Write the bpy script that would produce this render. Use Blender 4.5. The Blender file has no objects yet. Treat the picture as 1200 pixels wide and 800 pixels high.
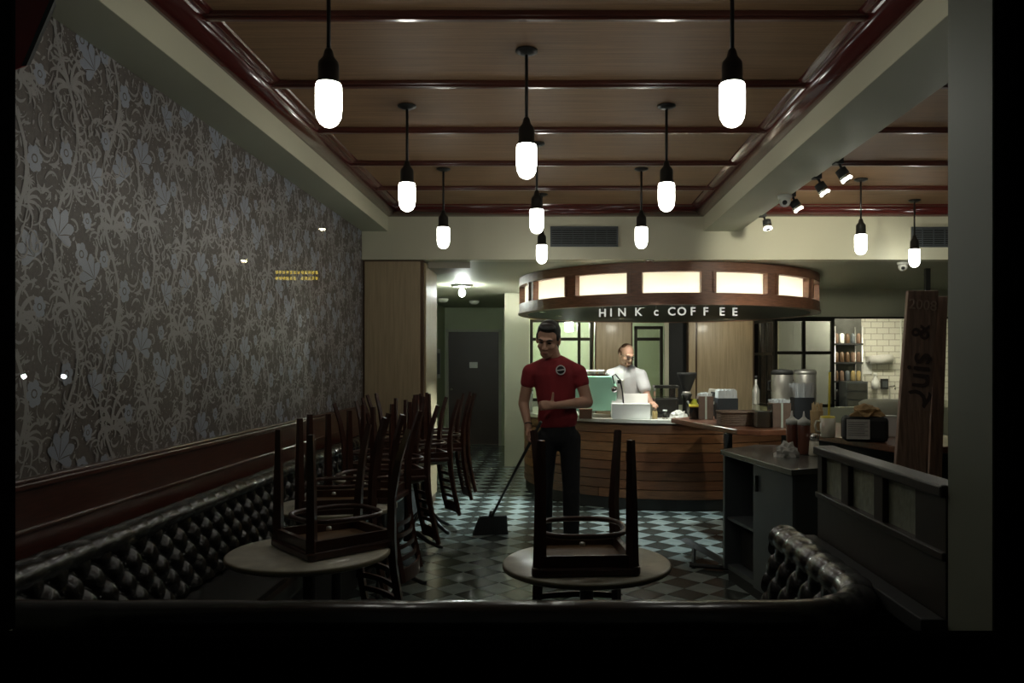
import bpy, bmesh, math, random
from mathutils import Vector, Matrix
random.seed(7)
C = bpy.context.scene.collection
S = bpy.context.scene
PI = math.pi
# ------------------------------------------------------------------ camera, world, exposure
EYE, F = 1.5, 933.0
cam_d = bpy.data.cameras.new('camera'); cam = bpy.data.objects.new('camera', cam_d); C.objects.link(cam)
cam.location = (0, 0, EYE); cam.rotation_euler = (PI/2, 0, 0)
cam_d.sensor_width = 36; cam_d.lens = F/1200*36
cam_d.shift_x = -49/1200; cam_d.shift_y = 26/1200; cam_d.clip_start = .05
S.camera = cam
w = bpy.data.worlds.new('night'); S.world = w; w.use_nodes = True
w.node_tree.nodes['Background'].inputs[0].default_value = (.55, .7, .8, 1)
w.node_tree.nodes['Background'].inputs[1].default_value = .006
S.view_settings.view_transform = 'Standard'; S.view_settings.look = 'None'
S.view_settings.gamma = 1; S.view_settings.use_curve_mapping = False
S.view_settings.exposure = 0.85
S.cycles.use_denoising = True
S.cycles.max_bounces = 8; S.cycles.diffuse_bounces = 3
S.cycles.sample_clamp_indirect = 4
S.cycles.caustics_reflective = False; S.cycles.caustics_refractive = False
BULB = 13.0          # pendant glass emission
def lamp(name, kind, loc, energy, color=(1,1,1), size=.03, target=None, angle=60, blend=.6, parent=None):
    d = bpy.data.lights.new(name, kind); d.energy = energy; d.color = color
    if kind == 'AREA': d.size = size
    else: d.shadow_soft_size = size
    o = bpy.data.objects.new(name, d); C.objects.link(o); o.location = loc
    if kind == 'SPOT': d.spot_size = math.radians(angle); d.spot_blend = blend
    if target is not None:
        o.rotation_euler = (Vector(target)-Vector(loc)).to_track_quat('-Z', 'Y').to_euler()
    return o

def at(px, py, y):
    s = F/y
    return Vector(((px-649)/s, y, EYE+(426-py)/s))
# ------------------------------------------------------------------ materials
def mat(name, col, rough=.5, metal=0, var=0, scale=8, stretch=(1,1,1), bump=0, emit=None, es=0, coat=0, trans=0, spec=.5, col2=None, subs=0, alpha=1):
    m = bpy.data.materials.new(name); m.use_nodes = True
    nt = m.node_tree; b = nt.nodes['Principled BSDF']
    b.inputs['Base Color'].default_value = (*col, 1); b.inputs['Roughness'].default_value = rough
    b.inputs['Metallic'].default_value = metal; b.inputs['Coat Weight'].default_value = coat
    b.inputs['Coat Roughness'].default_value = .12
    b.inputs['Specular IOR Level'].default_value = spec
    if trans: b.inputs['Transmission Weight'].default_value = trans
    if alpha < 1: b.inputs['Alpha'].default_value = alpha
    if emit: b.inputs['Emission Color'].default_value = (*emit, 1); b.inputs['Emission Strength'].default_value = es
    if var or bump or col2:
        tc = nt.nodes.new('ShaderNodeTexCoord'); mp = nt.nodes.new('ShaderNodeMapping'); mp.inputs['Scale'].default_value = stretch
        nz = nt.nodes.new('ShaderNodeTexNoise'); nz.inputs['Scale'].default_value = scale; nz.inputs['Detail'].default_value = 5
        nt.links.new(tc.outputs['Object'], mp.inputs[0]); nt.links.new(mp.outputs[0], nz.inputs['Vector'])
        if var or col2:
            cr = nt.nodes.new('ShaderNodeValToRGB')
            c2 = col2 if col2 else tuple(c*(1-var) for c in col)
            cr.color_ramp.elements[0].position = .35; cr.color_ramp.elements[1].position = .65
            cr.color_ramp.elements[0].color = (*c2, 1); cr.color_ramp.elements[1].color = (*col, 1)
            nt.links.new(nz.outputs['Fac'], cr.inputs[0]); nt.links.new(cr.outputs[0], b.inputs['Base Color'])
        if bump:
            bp = nt.nodes.new('ShaderNodeBump'); bp.inputs['Strength'].default_value = bump; bp.inputs['Distance'].default_value = .01
            nt.links.new(nz.outputs['Fac'], bp.inputs['Height']); nt.links.new(bp.outputs[0], b.inputs['Normal'])
    return m
M = {}
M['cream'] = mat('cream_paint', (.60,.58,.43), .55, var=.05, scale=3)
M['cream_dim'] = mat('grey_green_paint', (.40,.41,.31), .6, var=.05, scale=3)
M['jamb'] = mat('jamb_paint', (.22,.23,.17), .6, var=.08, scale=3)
M['green'] = mat('green_wall_paint', (.40,.45,.28), .6, var=.05, scale=2)
M['green2'] = mat('pale_green_paint', (.52,.60,.40), .6, var=.05, scale=2)
M['paper'] = mat('wallpaper_ground', (.115,.092,.080), .55, var=.25, scale=60)
M['print'] = mat('wallpaper_leaf_ink', (.29,.27,.265), .45)
M['print2'] = mat('wallpaper_flower_ink', (.28,.30,.36), .4)
M['mahog'] = mat('mahogany', (.085,.022,.013), .3, var=.4, scale=10, stretch=(12,1,12), coat=.5)
M['trim'] = mat('red_gloss_moulding', (.085,.014,.011), .2, coat=.6)
M['trimx'] = mat('red_gloss_moulding_cross', (.085,.014,.011), .2, coat=.6)
M['batten'] = mat('dark_red_batten', (.09,.022,.014), .28, var=.3, scale=6, stretch=(1,10,10), coat=.5)
M['ceil_w'] = mat('ceiling_veneer', (.27,.155,.080), .6, var=.38, scale=5, stretch=(.5,34,26), spec=.25)
M['tan'] = mat('tan_veneer', (.42,.32,.19), .45, var=.22, scale=5, stretch=(9,9,.5), coat=.1)
M['tan_d'] = mat('dark_edge_wood', (.10,.055,.025), .4, var=.3, scale=6)
for i, c in enumerate([(.36,.15,.055),(.26,.10,.04),(.44,.20,.08),(.30,.13,.055),(.20,.085,.035)]):
    M['board%d'%i] = mat('reclaimed_board_%d'%i, tuple(q*.62 for q in c), .5, var=.4, scale=5, stretch=(1.5,1.5,14), bump=.2)
M['canopy'] = mat('canopy_wood', (.20,.085,.045), .45, var=.4, scale=6, stretch=(2,2,18), bump=.1)
M['bar'] = mat('bar_top_wood', (.17,.06,.028), .3, var=.4, scale=4, stretch=(2,8,8), coat=.5)
M['chair'] = mat('chair_walnut', (.060,.020,.011), .34, var=.4, scale=9, stretch=(3,3,1), coat=.3)
M['seat_tan'] = mat('pale_plywood_underside', (.22,.13,.065), .5, var=.3, scale=6)
M['leather'] = mat('black_leather', (.010,.009,.008), .24, bump=.08, scale=40, coat=.15, spec=.45)
M['tabletop'] = mat('speckled_table_laminate', (.78,.75,.62), .3, var=.25, scale=14)
M['edge'] = mat('table_edge_band', (.28,.25,.17), .35)
M['iron'] = mat('black_cast_iron', (.02,.019,.017), .4, metal=.3)
M['black'] = mat('black_metal', (.014,.014,.012), .35, metal=.2)
M['blackmat'] = mat('black_matte', (.012,.012,.011), .7)
M['bframe'] = mat('dark_bronze_frame', (.035,.032,.022), .3, metal=.6)
M['gold'] = mat('brass_edge', (.5,.38,.18), .3, metal=1)
M['tl'] = mat('pale_floor_tile', (.25,.295,.28), .2, var=.22, scale=7)
M['td'] = mat('charcoal_floor_tile', (.045,.052,.046), .2, var=.3, scale=7)
M['grout'] = mat('floor_grout', (.05,.055,.045), .8)
M['grey'] = mat('station_grey_laminate', (.075,.085,.09), .4, var=.15, scale=6)
M['greytop'] = mat('station_top_steel', (.14,.14,.125), .25, var=.3, scale=6, metal=.4)
M['steel'] = mat('brushed_steel', (.62,.61,.57), .38, metal=.75, var=.15, scale=4, stretch=(40,40,1))
M['chrome'] = mat('chrome', (.75,.74,.72), .08, metal=1)
M['white'] = mat('white_card', (.80,.80,.76), .6)
M['ppr'] = mat('white_paper', (.60,.585,.54), .8, var=.1, scale=20)
M['plastic_w'] = mat('white_plastic', (.68,.68,.62), .4)
M['stone'] = mat('counter_stone', (.62,.60,.52), .25, var=.15, scale=9)
M['mint'] = mat('mint_enamel', (.42,.78,.60), .35, coat=.3)
M['red'] = mat('brick_red_cotton', (.30,.022,.028), .85, var=.2, scale=5, bump=.35)
M['tee'] = mat('white_cotton', (.66,.67,.68), .85, var=.12, scale=7, bump=.35)
M['jean'] = mat('dark_denim', (.009,.010,.013), .85, var=.3, scale=30)
M['skin'] = mat('tan_skin', (.55,.31,.21), .5, var=.1, scale=12)
M['skin2'] = mat('fair_skin', (.55,.32,.22), .5, var=.1, scale=12)
M['hair'] = mat('black_hair', (.010,.008,.007), .5, var=.3, scale=60, bump=.3)
M['hair2'] = mat('brown_cropped_hair', (.16,.08,.035), .7, var=.3, scale=60, bump=.3)
M['lip'] = mat('lip', (.28,.10,.075), .5)
M['eye'] = mat('dark_eye', (.02,.014,.01), .2)
M['shoe'] = mat('black_shoe', (.01,.01,.01), .5)
M['bristle'] = mat('grey_bristle', (.03,.035,.035), .9, var=.3, scale=120)
M['handle'] = mat('broom_handle_steel', (.10,.10,.095), .35, metal=.6)
M['cardb'] = mat('brown_card', (.13,.075,.045), .7, var=.2, scale=15)
M['kraft'] = mat('kraft_paper', (.42,.27,.12), .8, var=.2, scale=15)
M['wicker'] = mat('wicker', (.16,.09,.05), .7, var=.5, scale=60, stretch=(1,1,3), bump=.3)
M['yellow'] = mat('yellow_plastic', (.75,.62,.06), .4)
M['sauce'] = mat('brown_syrup', (.14,.045,.025), .35, coat=.5)
M['mug'] = mat('cream_ceramic', (.62,.58,.45), .25, coat=.3)
M['glass_y'] = mat('rippled_glass_pane', (.32,.33,.24), .35, var=.3, scale=30, bump=.4, coat=.3)
M['amber'] = mat('amber_jar', (.30,.22,.09), .2, coat=.5)
M['boardold'] = mat('old_carved_plank', (.36,.225,.16), .65, var=.4, scale=5, stretch=(10,10,1), bump=.4)
M['carve'] = mat('carved_dark_line', (.06,.032,.022), .8)
M['chalkw'] = mat('pale_carved_line', (.42,.30,.22), .8)
M['speaker'] = mat('oxblood_speaker', (.20,.016,.014), .75, spec=.2)
M['door'] = mat('dark_brown_door', (.045,.030,.022), .45, var=.15, scale=4)
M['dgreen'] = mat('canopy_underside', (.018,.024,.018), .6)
M['duct'] = mat('galvanised_duct', (.33,.30,.24), .5, metal=.4)
M['exterior'] = mat('exterior_black', (.003,.003,.003), 1, spec=0)
M['asphalt'] = mat('pavement', (.03,.03,.03), .9, var=.3, scale=6)
def emat(name, col, st):
    m = bpy.data.materials.new(name); m.use_nodes = True; nt = m.node_tree
    nt.nodes.remove(nt.nodes['Principled BSDF']); e = nt.nodes.new('ShaderNodeEmission')
    e.inputs[0].default_value = (*col, 1); e.inputs[1].default_value = st
    nt.links.new(e.outputs[0], nt.nodes['Material Output'].inputs[0]); return m
M['bulb'] = emat('lit_opal_glass', (1,.97,.90), BULB)
M['bulb_c'] = emat('lit_room_bulb', (.97,1,.92), 110)
M['bulb_b'] = emat('lit_hall_bulb', (.95,1,.95), 300)
M['led'] = emat('lit_violet_led', (.85,.7,1), 14)
M['spot_glow'] = emat('lit_spot_lens', (1,.95,.85), 9)
M['tube'] = emat('lit_canopy_tube', (1,.97,.88), 100)
def transl():
    m = bpy.data.materials.new('backlit_opal_panel'); m.use_nodes = True; nt = m.node_tree
    nt.nodes.remove(nt.nodes['Principled BSDF'])
    a = nt.nodes.new('ShaderNodeBsdfTranslucent'); b = nt.nodes.new('ShaderNodeBsdfDiffuse'); x = nt.nodes.new('ShaderNodeMixShader')
    a.inputs[0].default_value = (.93,.92,.86,1); b.inputs[0].default_value = (.8,.8,.7,1); x.inputs[0].default_value = .35
    nt.links.new(a.outputs[0], x.inputs[1]); nt.links.new(b.outputs[0], x.inputs[2]); nt.links.new(x.outputs[0], nt.nodes['Material Output'].inputs[0]); return m
M['opal'] = transl()
M['letter'] = mat('white_letter_added_glow', (.8,.8,.76), .5, emit=(1,.98,.9), es=.30)  # faint emission added to make the letters brighter
def panemat(name, tint=(1,1,1), refl=.5, rough=0):
    m = bpy.data.materials.new(name); m.use_nodes = True; nt = m.node_tree
    nt.nodes.remove(nt.nodes['Principled BSDF'])
    a = nt.nodes.new('ShaderNodeBsdfTransparent'); a.inputs[0].default_value = (*tint,1)
    g = nt.nodes.new('ShaderNodeBsdfGlossy'); g.inputs['Roughness'].default_value = rough
    fr = nt.nodes.new('ShaderNodeFresnel'); fr.inputs[0].default_value = 1.45
    mu = nt.nodes.new('ShaderNodeMath'); mu.operation = 'MULTIPLY'; mu.inputs[1].default_value = refl
    x = nt.nodes.new('ShaderNodeMixShader')
    nt.links.new(fr.outputs[0], mu.inputs[0]); nt.links.new(mu.outputs[0], x.inputs[0])
    nt.links.new(a.outputs[0], x.inputs[1]); nt.links.new(g.outputs[0], x.inputs[2]); nt.links.new(x.outputs[0], nt.nodes['Material Output'].inputs[0]); return m
M['pane'] = panemat('shopfront_glass', (.97,.985,.97), 1.0)
M['pane2'] = panemat('inner_window_glass', (.88,.88,.86), 1.0)
M['clear'] = panemat('clear_plastic', (.75,.76,.72), 1.5, .1)
def tilewall():
    m = mat('white_brick_tile', (.68,.66,.56), .25); nt = m.node_tree; b = nt.nodes['Principled BSDF']
    tc = nt.nodes.new('ShaderNodeTexCoord'); mp = nt.nodes.new('ShaderNodeMapping'); mp.inputs['Rotation'].default_value = (PI/2,0,0)
    br = nt.nodes.new('ShaderNodeTexBrick'); br.inputs['Color1'].default_value = (.72,.70,.60,1); br.inputs['Color2'].default_value = (.66,.64,.55,1)
    br.inputs['Mortar'].default_value = (.36,.34,.28,1); br.inputs['Scale'].default_value = 1; br.inputs['Mortar Size'].default_value = .006
    br.inputs['Brick Width'].default_value = .2; br.inputs['Row Height'].default_value = .1
    nt.links.new(tc.outputs['Object'], mp.inputs[0]); nt.links.new(mp.outputs[0], br.inputs[0]); nt.links.new(br.outputs[0], b.inputs['Base Color']); return m
M['ktile'] = tilewall()
M['grey_wall'] = mat('pale_grey_panel', (.36,.37,.34), .5)
M['darkwood'] = mat('ebony_stained_wood', (.030,.020,.014), .45, var=.3, scale=8)
# ------------------------------------------------------------------ mesh builder
class MB:
    def __init__(s): s.v = []; s.f = []; s.m = []; s.k = 0; s.sm = []; s.smooth = False
    def add(s, vs, fs):
        n = len(s.v); s.v += [tuple(v) for v in vs]
        for f in fs: s.f.append(tuple(i+n for i in f)); s.m.append(s.k); s.sm.append(s.smooth)
        return s
    def box(s, lo, hi, mtx=None, bev=0):
        x0,y0,z0 = lo; x1,y1,z1 = hi
        vs = [Vector(p) for p in ((x0,y0,z0),(x1,y0,z0),(x1,y1,z0),(x0,y1,z0),(x0,y0,z1),(x1,y0,z1),(x1,y1,z1),(x0,y1,z1))]
        if mtx: vs = [mtx @ v for v in vs]
        return s.add(vs, [(0,3,2,1),(4,5,6,7),(0,1,5,4),(1,2,6,5),(2,3,7,6),(3,0,4,7)])
    def prism(s, pts, z0, z1):
        n = len(pts); a = sum(pts[i][0]*pts[(i+1)%n][1]-pts[(i+1)%n][0]*pts[i][1] for i in range(n))
        if a < 0: pts = pts[::-1]
        vs = [(p[0],p[1],z0) for p in pts]+[(p[0],p[1],z1) for p in pts]
        return s.add(vs, [tuple(range(n))[::-1], tuple(range(n,2*n))]+[(i,(i+1)%n,n+(i+1)%n,n+i) for i in range(n)])
    def tube(s, path, r, n=8, close=False, cap=True, flat=None):
        path = [Vector(p) for p in path]; L = len(path)
        rs = r if isinstance(r, (list,tuple)) else [r]*L
        up = None; rings = []
        for i, p in enumerate(path):
            if close: t = path[(i+1)%L]-path[i-1]
            else: t = path[min(i+1,L-1)]-path[max(i-1,0)]
            t = t.normalized() if t.length > 1e-9 else Vector((0,0,1))
            if up is None:
                up = Vector((0,0,1)) if abs(t.z) < .9 else Vector((0,1,0))
            u = (up-t*up.dot(t)).normalized(); up = u; v = t.cross(u)
            fx, fy = flat if flat else (1,1)
            rings.append([p+u*(math.cos(2*PI*k/n)*rs[i]*fx)+v*(math.sin(2*PI*k/n)*rs[i]*fy) for k in range(n)])
        vs = [q for rg in rings for q in rg]; fs = []
        for i in range(L if close else L-1):
            j = (i+1)%L
            for k in range(n): fs.append((i*n+k, i*n+(k+1)%n, j*n+(k+1)%n, j*n+k))
        if cap and not close: fs += [tuple(range(n))[::-1], tuple((L-1)*n+k for k in range(n))]
        sm = s.smooth; s.smooth = True if n > 5 else sm; s.add(vs, fs); s.smooth = sm; return s
    def lathe(s, prof, c=(0,0,0), n=20, mtx=None):
        vs = []; fs = []
        for (r,z) in prof:
            for k in range(n):
                p = Vector((r*math.cos(2*PI*k/n), r*math.sin(2*PI*k/n), z))
                if mtx: p = mtx @ p
                vs.append(p+Vector(c))
        for i in range(len(prof)-1):
            for k in range(n): fs.append((i*n+k, i*n+(k+1)%n, (i+1)*n+(k+1)%n, (i+1)*n+k))
        if prof[0][0] > 1e-5: fs.append(tuple(range(n))[::-1])
        if prof[-1][0] > 1e-5: fs.append(tuple((len(prof)-1)*n+k for k in range(n)))
        sm = s.smooth; s.smooth = n > 8; s.add(vs, fs); s.smooth = sm; return s
    def ell(s, c, r, n=16, m=10, mtx=None):
        vs = []; fs = []; c = Vector(c)
        r = (r,r,r) if isinstance(r,(int,float)) else r
        for i in range(m+1):
            a = PI*i/m
            for k in range(n):
                b = 2*PI*k/n; p = Vector((r[0]*math.sin(a)*math.cos(b), r[1]*math.sin(a)*math.sin(b), r[2]*math.cos(a)))
                if mtx: p = mtx.to_3x3() @ p
                vs.append(c+p)
        for i in range(m):
            for k in range(n): fs.append((i*n+k, (i+1)*n+k, (i+1)*n+(k+1)%n, i*n+(k+1)%n))
        sm = s.smooth; s.smooth = True; s.add(vs, fs); s.smooth = sm; return s
    def arc(s, c, r0, r1, a0, a1, z0, z1, n=12):
        """curved block between two radii; angle 0 faces the street (-Y), positive to +X"""
        vs = []
        for i in range(n+1):
            a = math.radians(a0+(a1-a0)*i/n); d = Vector((math.sin(a), -math.cos(a), 0))
            for r, z in ((r0,z0),(r1,z0),(r1,z1),(r0,z1)): vs.append((c[0]+d.x*r, c[1]+d.y*r, z))
        fs = [(0,1,2,3), tuple(n*4+k for k in (3,2,1,0))]
        for i in range(n):
            for k in range(4): fs.append((i*4+k, (i+1)*4+k, (i+1)*4+(k+1)%4, i*4+(k+1)%4))
        return s.add(vs, fs)
    def mesh(s, name, mats, weld=False):
        me = bpy.data.meshes.new(name); me.from_pydata(s.v, [], s.f); 
        mats = mats if isinstance(mats, (list,tuple)) else [mats]
        for m in mats: me.materials.append(M[m] if isinstance(m, str) else m)
        me.polygons.foreach_set('material_index', s.m); me.polygons.foreach_set('use_smooth', s.sm)
        bm = bmesh.new(); bm.from_mesh(me)
        if weld: bmesh.ops.remove_doubles(bm, verts=bm.verts, dist=1e-5)
        bmesh.ops.recalc_face_normals(bm, faces=bm.faces); bm.to_mesh(me); bm.free()
        me.update(); return me
    def build(s, name, mats, parent=None, bev=0, weld=False, loc=None):
        o = bpy.data.objects.new(name, s.mesh(name, mats, weld)); C.objects.link(o)
        if parent: o.parent = parent
        if loc: o.location = loc
        if bev:
            b = o.modifiers.new('edge', 'BEVEL'); b.width = bev; b.segments = 2; b.limit_method = 'ANGLE'
        return o
def tag(o, label=None, cat=None, group=None, kind=None):
    if label: o['label'] = label
    if cat: o['category'] = cat
    if group: o['group'] = group
    if kind: o['kind'] = kind
    return o
def thing(name, label, cat, loc=(0,0,0), rz=0, group=None):
    o = bpy.data.objects.new(name, None); C.objects.link(o); o.location = loc; o.rotation_euler = (0,0,rz); o.empty_display_size = .05
    return tag(o, label, cat, group)
def struct(name, mb, m, parent=None, **k):
    o = mb.build(name, m, parent, **k)
    if not parent: o['kind'] = 'structure'
    return o
def kids(o): return [c for c in bpy.data.objects if c.parent == o]
def copy_tree(o, parent=None):
    c = o.copy(); C.objects.link(c)
    if parent is not None: c.parent = parent
    for ch in list(o.children): copy_tree(ch, c)
    return c
def text(name, body, size, m, parent=None, loc=(0,0,0), rot=(PI/2,0,0), ext=.002, bold=0):
    d = bpy.data.curves.new(name, 'FONT'); d.body = body; d.size = size; d.extrude = ext; d.align_x = 'CENTER'; d.align_y = 'CENTER'; d.offset = bold
    d.resolution_u = 3; tmp = bpy.data.objects.new('tmp', d); C.objects.link(tmp); me = bpy.data.meshes.new_from_object(tmp.evaluated_get(bpy.context.evaluated_depsgraph_get())); bpy.data.objects.remove(tmp)
    me.name = name; me.materials.clear(); me.materials.append(M[m]); o = bpy.data.objects.new(name, me); C.objects.link(o); o.location = loc; o.rotation_euler = rot
    if parent: o.parent = parent
    return o
# ================================================================== STRUCTURE
YW = 1.85                      # window plane
XL, XR = -1.9, 6.6
ZC = 3.05; ZB = 2.81; YH = 7.88; ZR = 2.53; YD = 14.6; YB = 11.66
# floor
fl = struct('floor', MB().box((-2.1,YW,-.12),(XR,YD+.1,-.004)), 'grout')
D = .277; X0, Y0 = 1.01, 7.536
h = D/2-.0026
def tilemesh(name, m):
    vs = [(0,-h,-.008),(h,0,-.008),(0,h,-.008),(-h,0,-.008),(0,-h+.002,0),(h-.002,0,0),(0,h-.002,0),(-h+.002,0,0)]
    mb = MB().add([(x,y,z-(.0015 if z==0 and False else 0)) for x,y,z in vs], [(4,5,6,7),(0,1,5,4),(1,2,6,5),(2,3,7,6),(3,0,4,7)])
    return mb.mesh(name, m)
tme = [tilemesh('floor_tile_pale','tl'), tilemesh('floor_tile_dark','td')]
cells = []
for i in range(-26, 24):
    for j in range(-46, 60):
        if (i+j) % 2: continue
        x = X0+i*D/2; y = Y0+j*D/2; k = j % 2
        if x < -1.98 or x > 5 or y < 1.95 or y > YD-.1: continue
        px = 649+x*F/y; py = 426+1.5*F/y
        vis = (x > -1.25 and x < 1.35 and y > 3.2 and y < 7.9 and 400 < px < 960 and py < 722)
        cells.append((y if vis else 99, x, y, k))
cells.sort()
rest = [MB(), MB()]
for n, (q, x, y, k) in enumerate(cells):
    if q < 99 and n < 300:
        o = bpy.data.objects.new('tile', tme[k]); C.objects.link(o); o.parent = fl; o.location = (x,y,random.uniform(-.0008,.0004))
        o.rotation_euler = (random.uniform(-.004,.004), random.uniform(-.004,.004), 0)
    else:
        rest[k].add([(x,y-h,0),(x+h,y,0),(x,y+h,0),(x-h,y,0),(x,y-h,-.008),(x+h,y,-.008),(x,y+h,-.008),(x-h,y,-.008)], [(0,1,2,3),(4,5,1,0),(5,6,2,1),(6,7,3,2),(7,4,0,3)])
for k, nm in ((0,'pale_tile'),(1,'charcoal_tile')):
    o = rest[k].build(nm, 'tl' if k == 0 else 'td', fl); o['kind'] = 'stuff'
struct('pavement', MB().box((-18,-24,-.2),(14,YW-.2,-.12)), 'asphalt')
# front wall and shop window
fw = MB()
fw.box((-4,YW-.12,-.12),(8,YW,.88)); fw.box((-4,YW-.12,.88),(-1.30,YW+.04,3.5)); fw.box((1.06,YW-.12,.88),(8,YW,3.5)); fw.box((-1.30,YW-.12,2.75),(1.06,YW,3.5))
struct('wall_front', fw, 'exterior')
wn = bpy.data.objects.new('window_1', None); C.objects.link(wn); wn['kind'] = 'structure'
wf = MB(); wf.box((-1.30,YW-.10,.88),(-1.262,YW+.02,2.75)); wf.box((1.025,YW-.10,.88),(1.06,YW+.01,2.75))
wf.box((-1.29,YW-.10,.86),(1.06,YW-.05,.87)); wf.box((-1.29,YW-.10,2.70),(1.06,YW+.02,2.75))
wf.build('window_frame', 'exterior', wn, bev=.006)
MB().box((1.036,YW-.112,.9),(1.044,YW-.100,2.7)).build('frame_highlight_strip', 'steel', wn)  # steel strip standing in for a highlight line on the frame
MB().box((-1.265,YW-.045,.870),(1.03,YW-.040,2.71)).build('pane', 'pane', wn)
# window jamb pillar
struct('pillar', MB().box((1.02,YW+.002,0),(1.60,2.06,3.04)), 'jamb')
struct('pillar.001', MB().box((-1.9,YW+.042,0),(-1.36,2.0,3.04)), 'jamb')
# left wall + wallpaper
wl = struct('wall_left', MB().box((XL-.15,YW,0),(XL,YH+.05,3.05)), 'paper')
def wallpaper(w, hh):
    R = random.Random(11)
    mb = MB()
    LAY = [0]
    def P3(u, v, l): return (0.00012*l, u, v)
    def ribbon(pts, wid, k=0, l=1, tip=True):
        mb.k = k; n = len(pts); vs = []
        for i, (x,y) in enumerate(pts):
            a = pts[max(i-1,0)]; b = pts[min(i+1,n-1)]; dx, dy = b[0]-a[0], b[1]-a[1]; L = math.hypot(dx,dy) or 1
            t = i/(n-1); ww = wid*(math.sin(PI*min(max(t,.02),.98))**.6 if tip else 1)*(1-.35*t)
            vs += [P3(x-dy/L*ww, y+dx/L*ww, l), P3(x+dy/L*ww, y-dx/L*ww, l)]
        mb.add(vs, [(2*i,2*i+1,2*i+3,2*i+2) for i in range(n-1)])
    def curl(x, y, ang, L, bend, n=9):
        pts = []; a = ang
        for i in range(n):
            pts.append((x,y)); x += math.cos(a)*L/(n-1); y += math.sin(a)*L/(n-1); a += bend/(n-1)*(.4+1.4*i/n)
        return pts
    def disc(x, y, r, k=0, l=2, n=8, lob=0, ph=0, sx=1):
        mb.k = k; m = n if not lob else lob*5
        vs = []
        for i in range(m):
            a = 2*PI*i/m; rr = r*(1+(.22*abs(math.cos(lob*a/2+ph))-.14 if lob else 0)); vs.append(P3(x+rr*math.cos(a)*sx, y+rr*math.sin(a), l))
        vs.append(P3(x,y,l)); mb.add(vs, [(i,(i+1)%m,m) for i in range(m)])
    def daisy(x, y, r):
        for i in range(6):
            a = i*PI/3+.2; disc(x+.62*r*math.cos(a)*.85, y+.66*r*math.sin(a), r*.40, 1, 3, 9)
        disc(x, y, r*.36, 2, 4, 10); disc(x, y, r*.24, 1, 5, 10)
    def lily(x, y, s, ang):
        for da, L, wd in ((0,1,.26),(.55,.9,.24),(-.55,.9,.24),(1.15,.7,.2),(-1.15,.7,.2)):
            pts = curl(x, y, ang+da, s*L, da*.9, 8)
            mb.k = 1; n = 8; vs = []
            for i, (px,py) in enumerate(pts):
                a = pts[max(i-1,0)]; b = pts[min(i+1,n-1)]; dx, dy = b[0]-a[0], b[1]-a[1]; q = math.hypot(dx,dy); t = i/(n-1)
                ww = s*wd*math.sin(PI*(.12+.83*t))**.8*(.5+.7*t)
                vs += [P3(px-dy/q*ww, py+dx/q*ww, 4+da), P3(px+dy/q*ww, py-dx/q*ww, 4+da)]
            mb.add(vs, [(2*i,2*i+1,2*i+3,2*i+2) for i in range(n-1)])
        for da in (.28,-.28,.85,-.85):
            ribbon(curl(x, y, ang+da, s*.85, da*.6, 7), s*.022, 2, 6)
    def acanthus(x, y, s, ang, m=9):
        for i in range(m):
            t = i/(m-1)-.5; a = ang+t*3.0
            L = s*(1-.35*abs(t)*1.5)*R.uniform(.85,1.1)
            ribbon(curl(x+R.uniform(-.01,.01), y+R.uniform(-.01,.01), a, L, (2.9 if t > 0 else -2.9)*(.45+abs(t)*1.1), 10), s*.062, 0, 2.5)
            if L > .12:
                q = curl(x, y, a, L, (2.9 if t > 0 else -2.9)*(.45+abs(t)*1.1), 10)[6]
                for sg in (1,-1): ribbon(curl(q[0], q[1], a+sg*.9, L*.42, sg*1.9, 7), s*.036, 0, 2.5)
    # filler tendrils and dots
    for i in range(120):
        x, y = R.uniform(0,w), R.uniform(0,hh)
        ribbon(curl(x, y, R.uniform(0,2*PI), R.uniform(.06,.15), R.uniform(2,5)*R.choice((-1,1)), 10), R.uniform(.004,.0075), 0, 1)
    for i in range(210):
        x, y = R.uniform(0,w), R.uniform(0,hh)
        ribbon(curl(x, y, R.uniform(0,2*PI), R.uniform(.022,.05), R.uniform(-1,1), 5), R.uniform(.005,.009), 0, 1.3)
    for i in range(420): disc(R.uniform(0,w), R.uniform(0,hh), R.uniform(.002,.0042), 0, 1.6, 6)
    # serpentine stems
    for sx in (.16, .66):
        pts = [(w*sx+.075*math.sin(2*PI*t/16+sx*9), hh*t/16) for t in range(17)]
        ribbon(pts, .0105, 0, 2.2, tip=False)
        pts = [(w*sx+.06*math.sin(2*PI*t/16+sx*9+.5)+.03, hh*t/16) for t in range(17)]
        ribbon(pts, .004, 0, 2.2, tip=False)
    acanthus(.12*w/.6, .20, .17, PI/2); acanthus(.42*w/.6, .56, .19, PI/2); acanthus(.45*w/.6, .12, .13, PI/2); acanthus(.14*w/.6,.68,.12,-PI/2)
    for (x,y,s_,a) in ((.29,.33,.115,PI*.8),(.05,.47,.12,PI*.35),(.52,.80,.11,PI*.7),(.27,.74,.09,PI*.2)): lily(x,y,s_,a)
    for (x,y,r) in ((.20,.42,.047),(.52,.30,.050),(.10,.80,.045),(.37,.90-.86+.02,.040),(.36,.42,.038),(.55,.62,.040),(.24,.56,.034)): daisy(x,y,r)
    return mb.mesh('wallpaper_print', ['print','print2','paper'])
wpw, wph = .61, .86
wp = wallpaper(wpw, wph)
for i in range(10):
    for j in (range(-1,3) if i % 2 else range(0,2)):
        o = bpy.data.objects.new('wallpaper_print', wp); C.objects.link(o); o.parent = wl
        y = YH-(i+1)*wpw
        if y < 1.75: continue
        o.location = (XL+.0004+.0009*(i%2)+.0018*(j%2), y, 1.09+j*wph+(wph/2 if i % 2 else 0)); o['kind'] = 'stuff'
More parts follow.
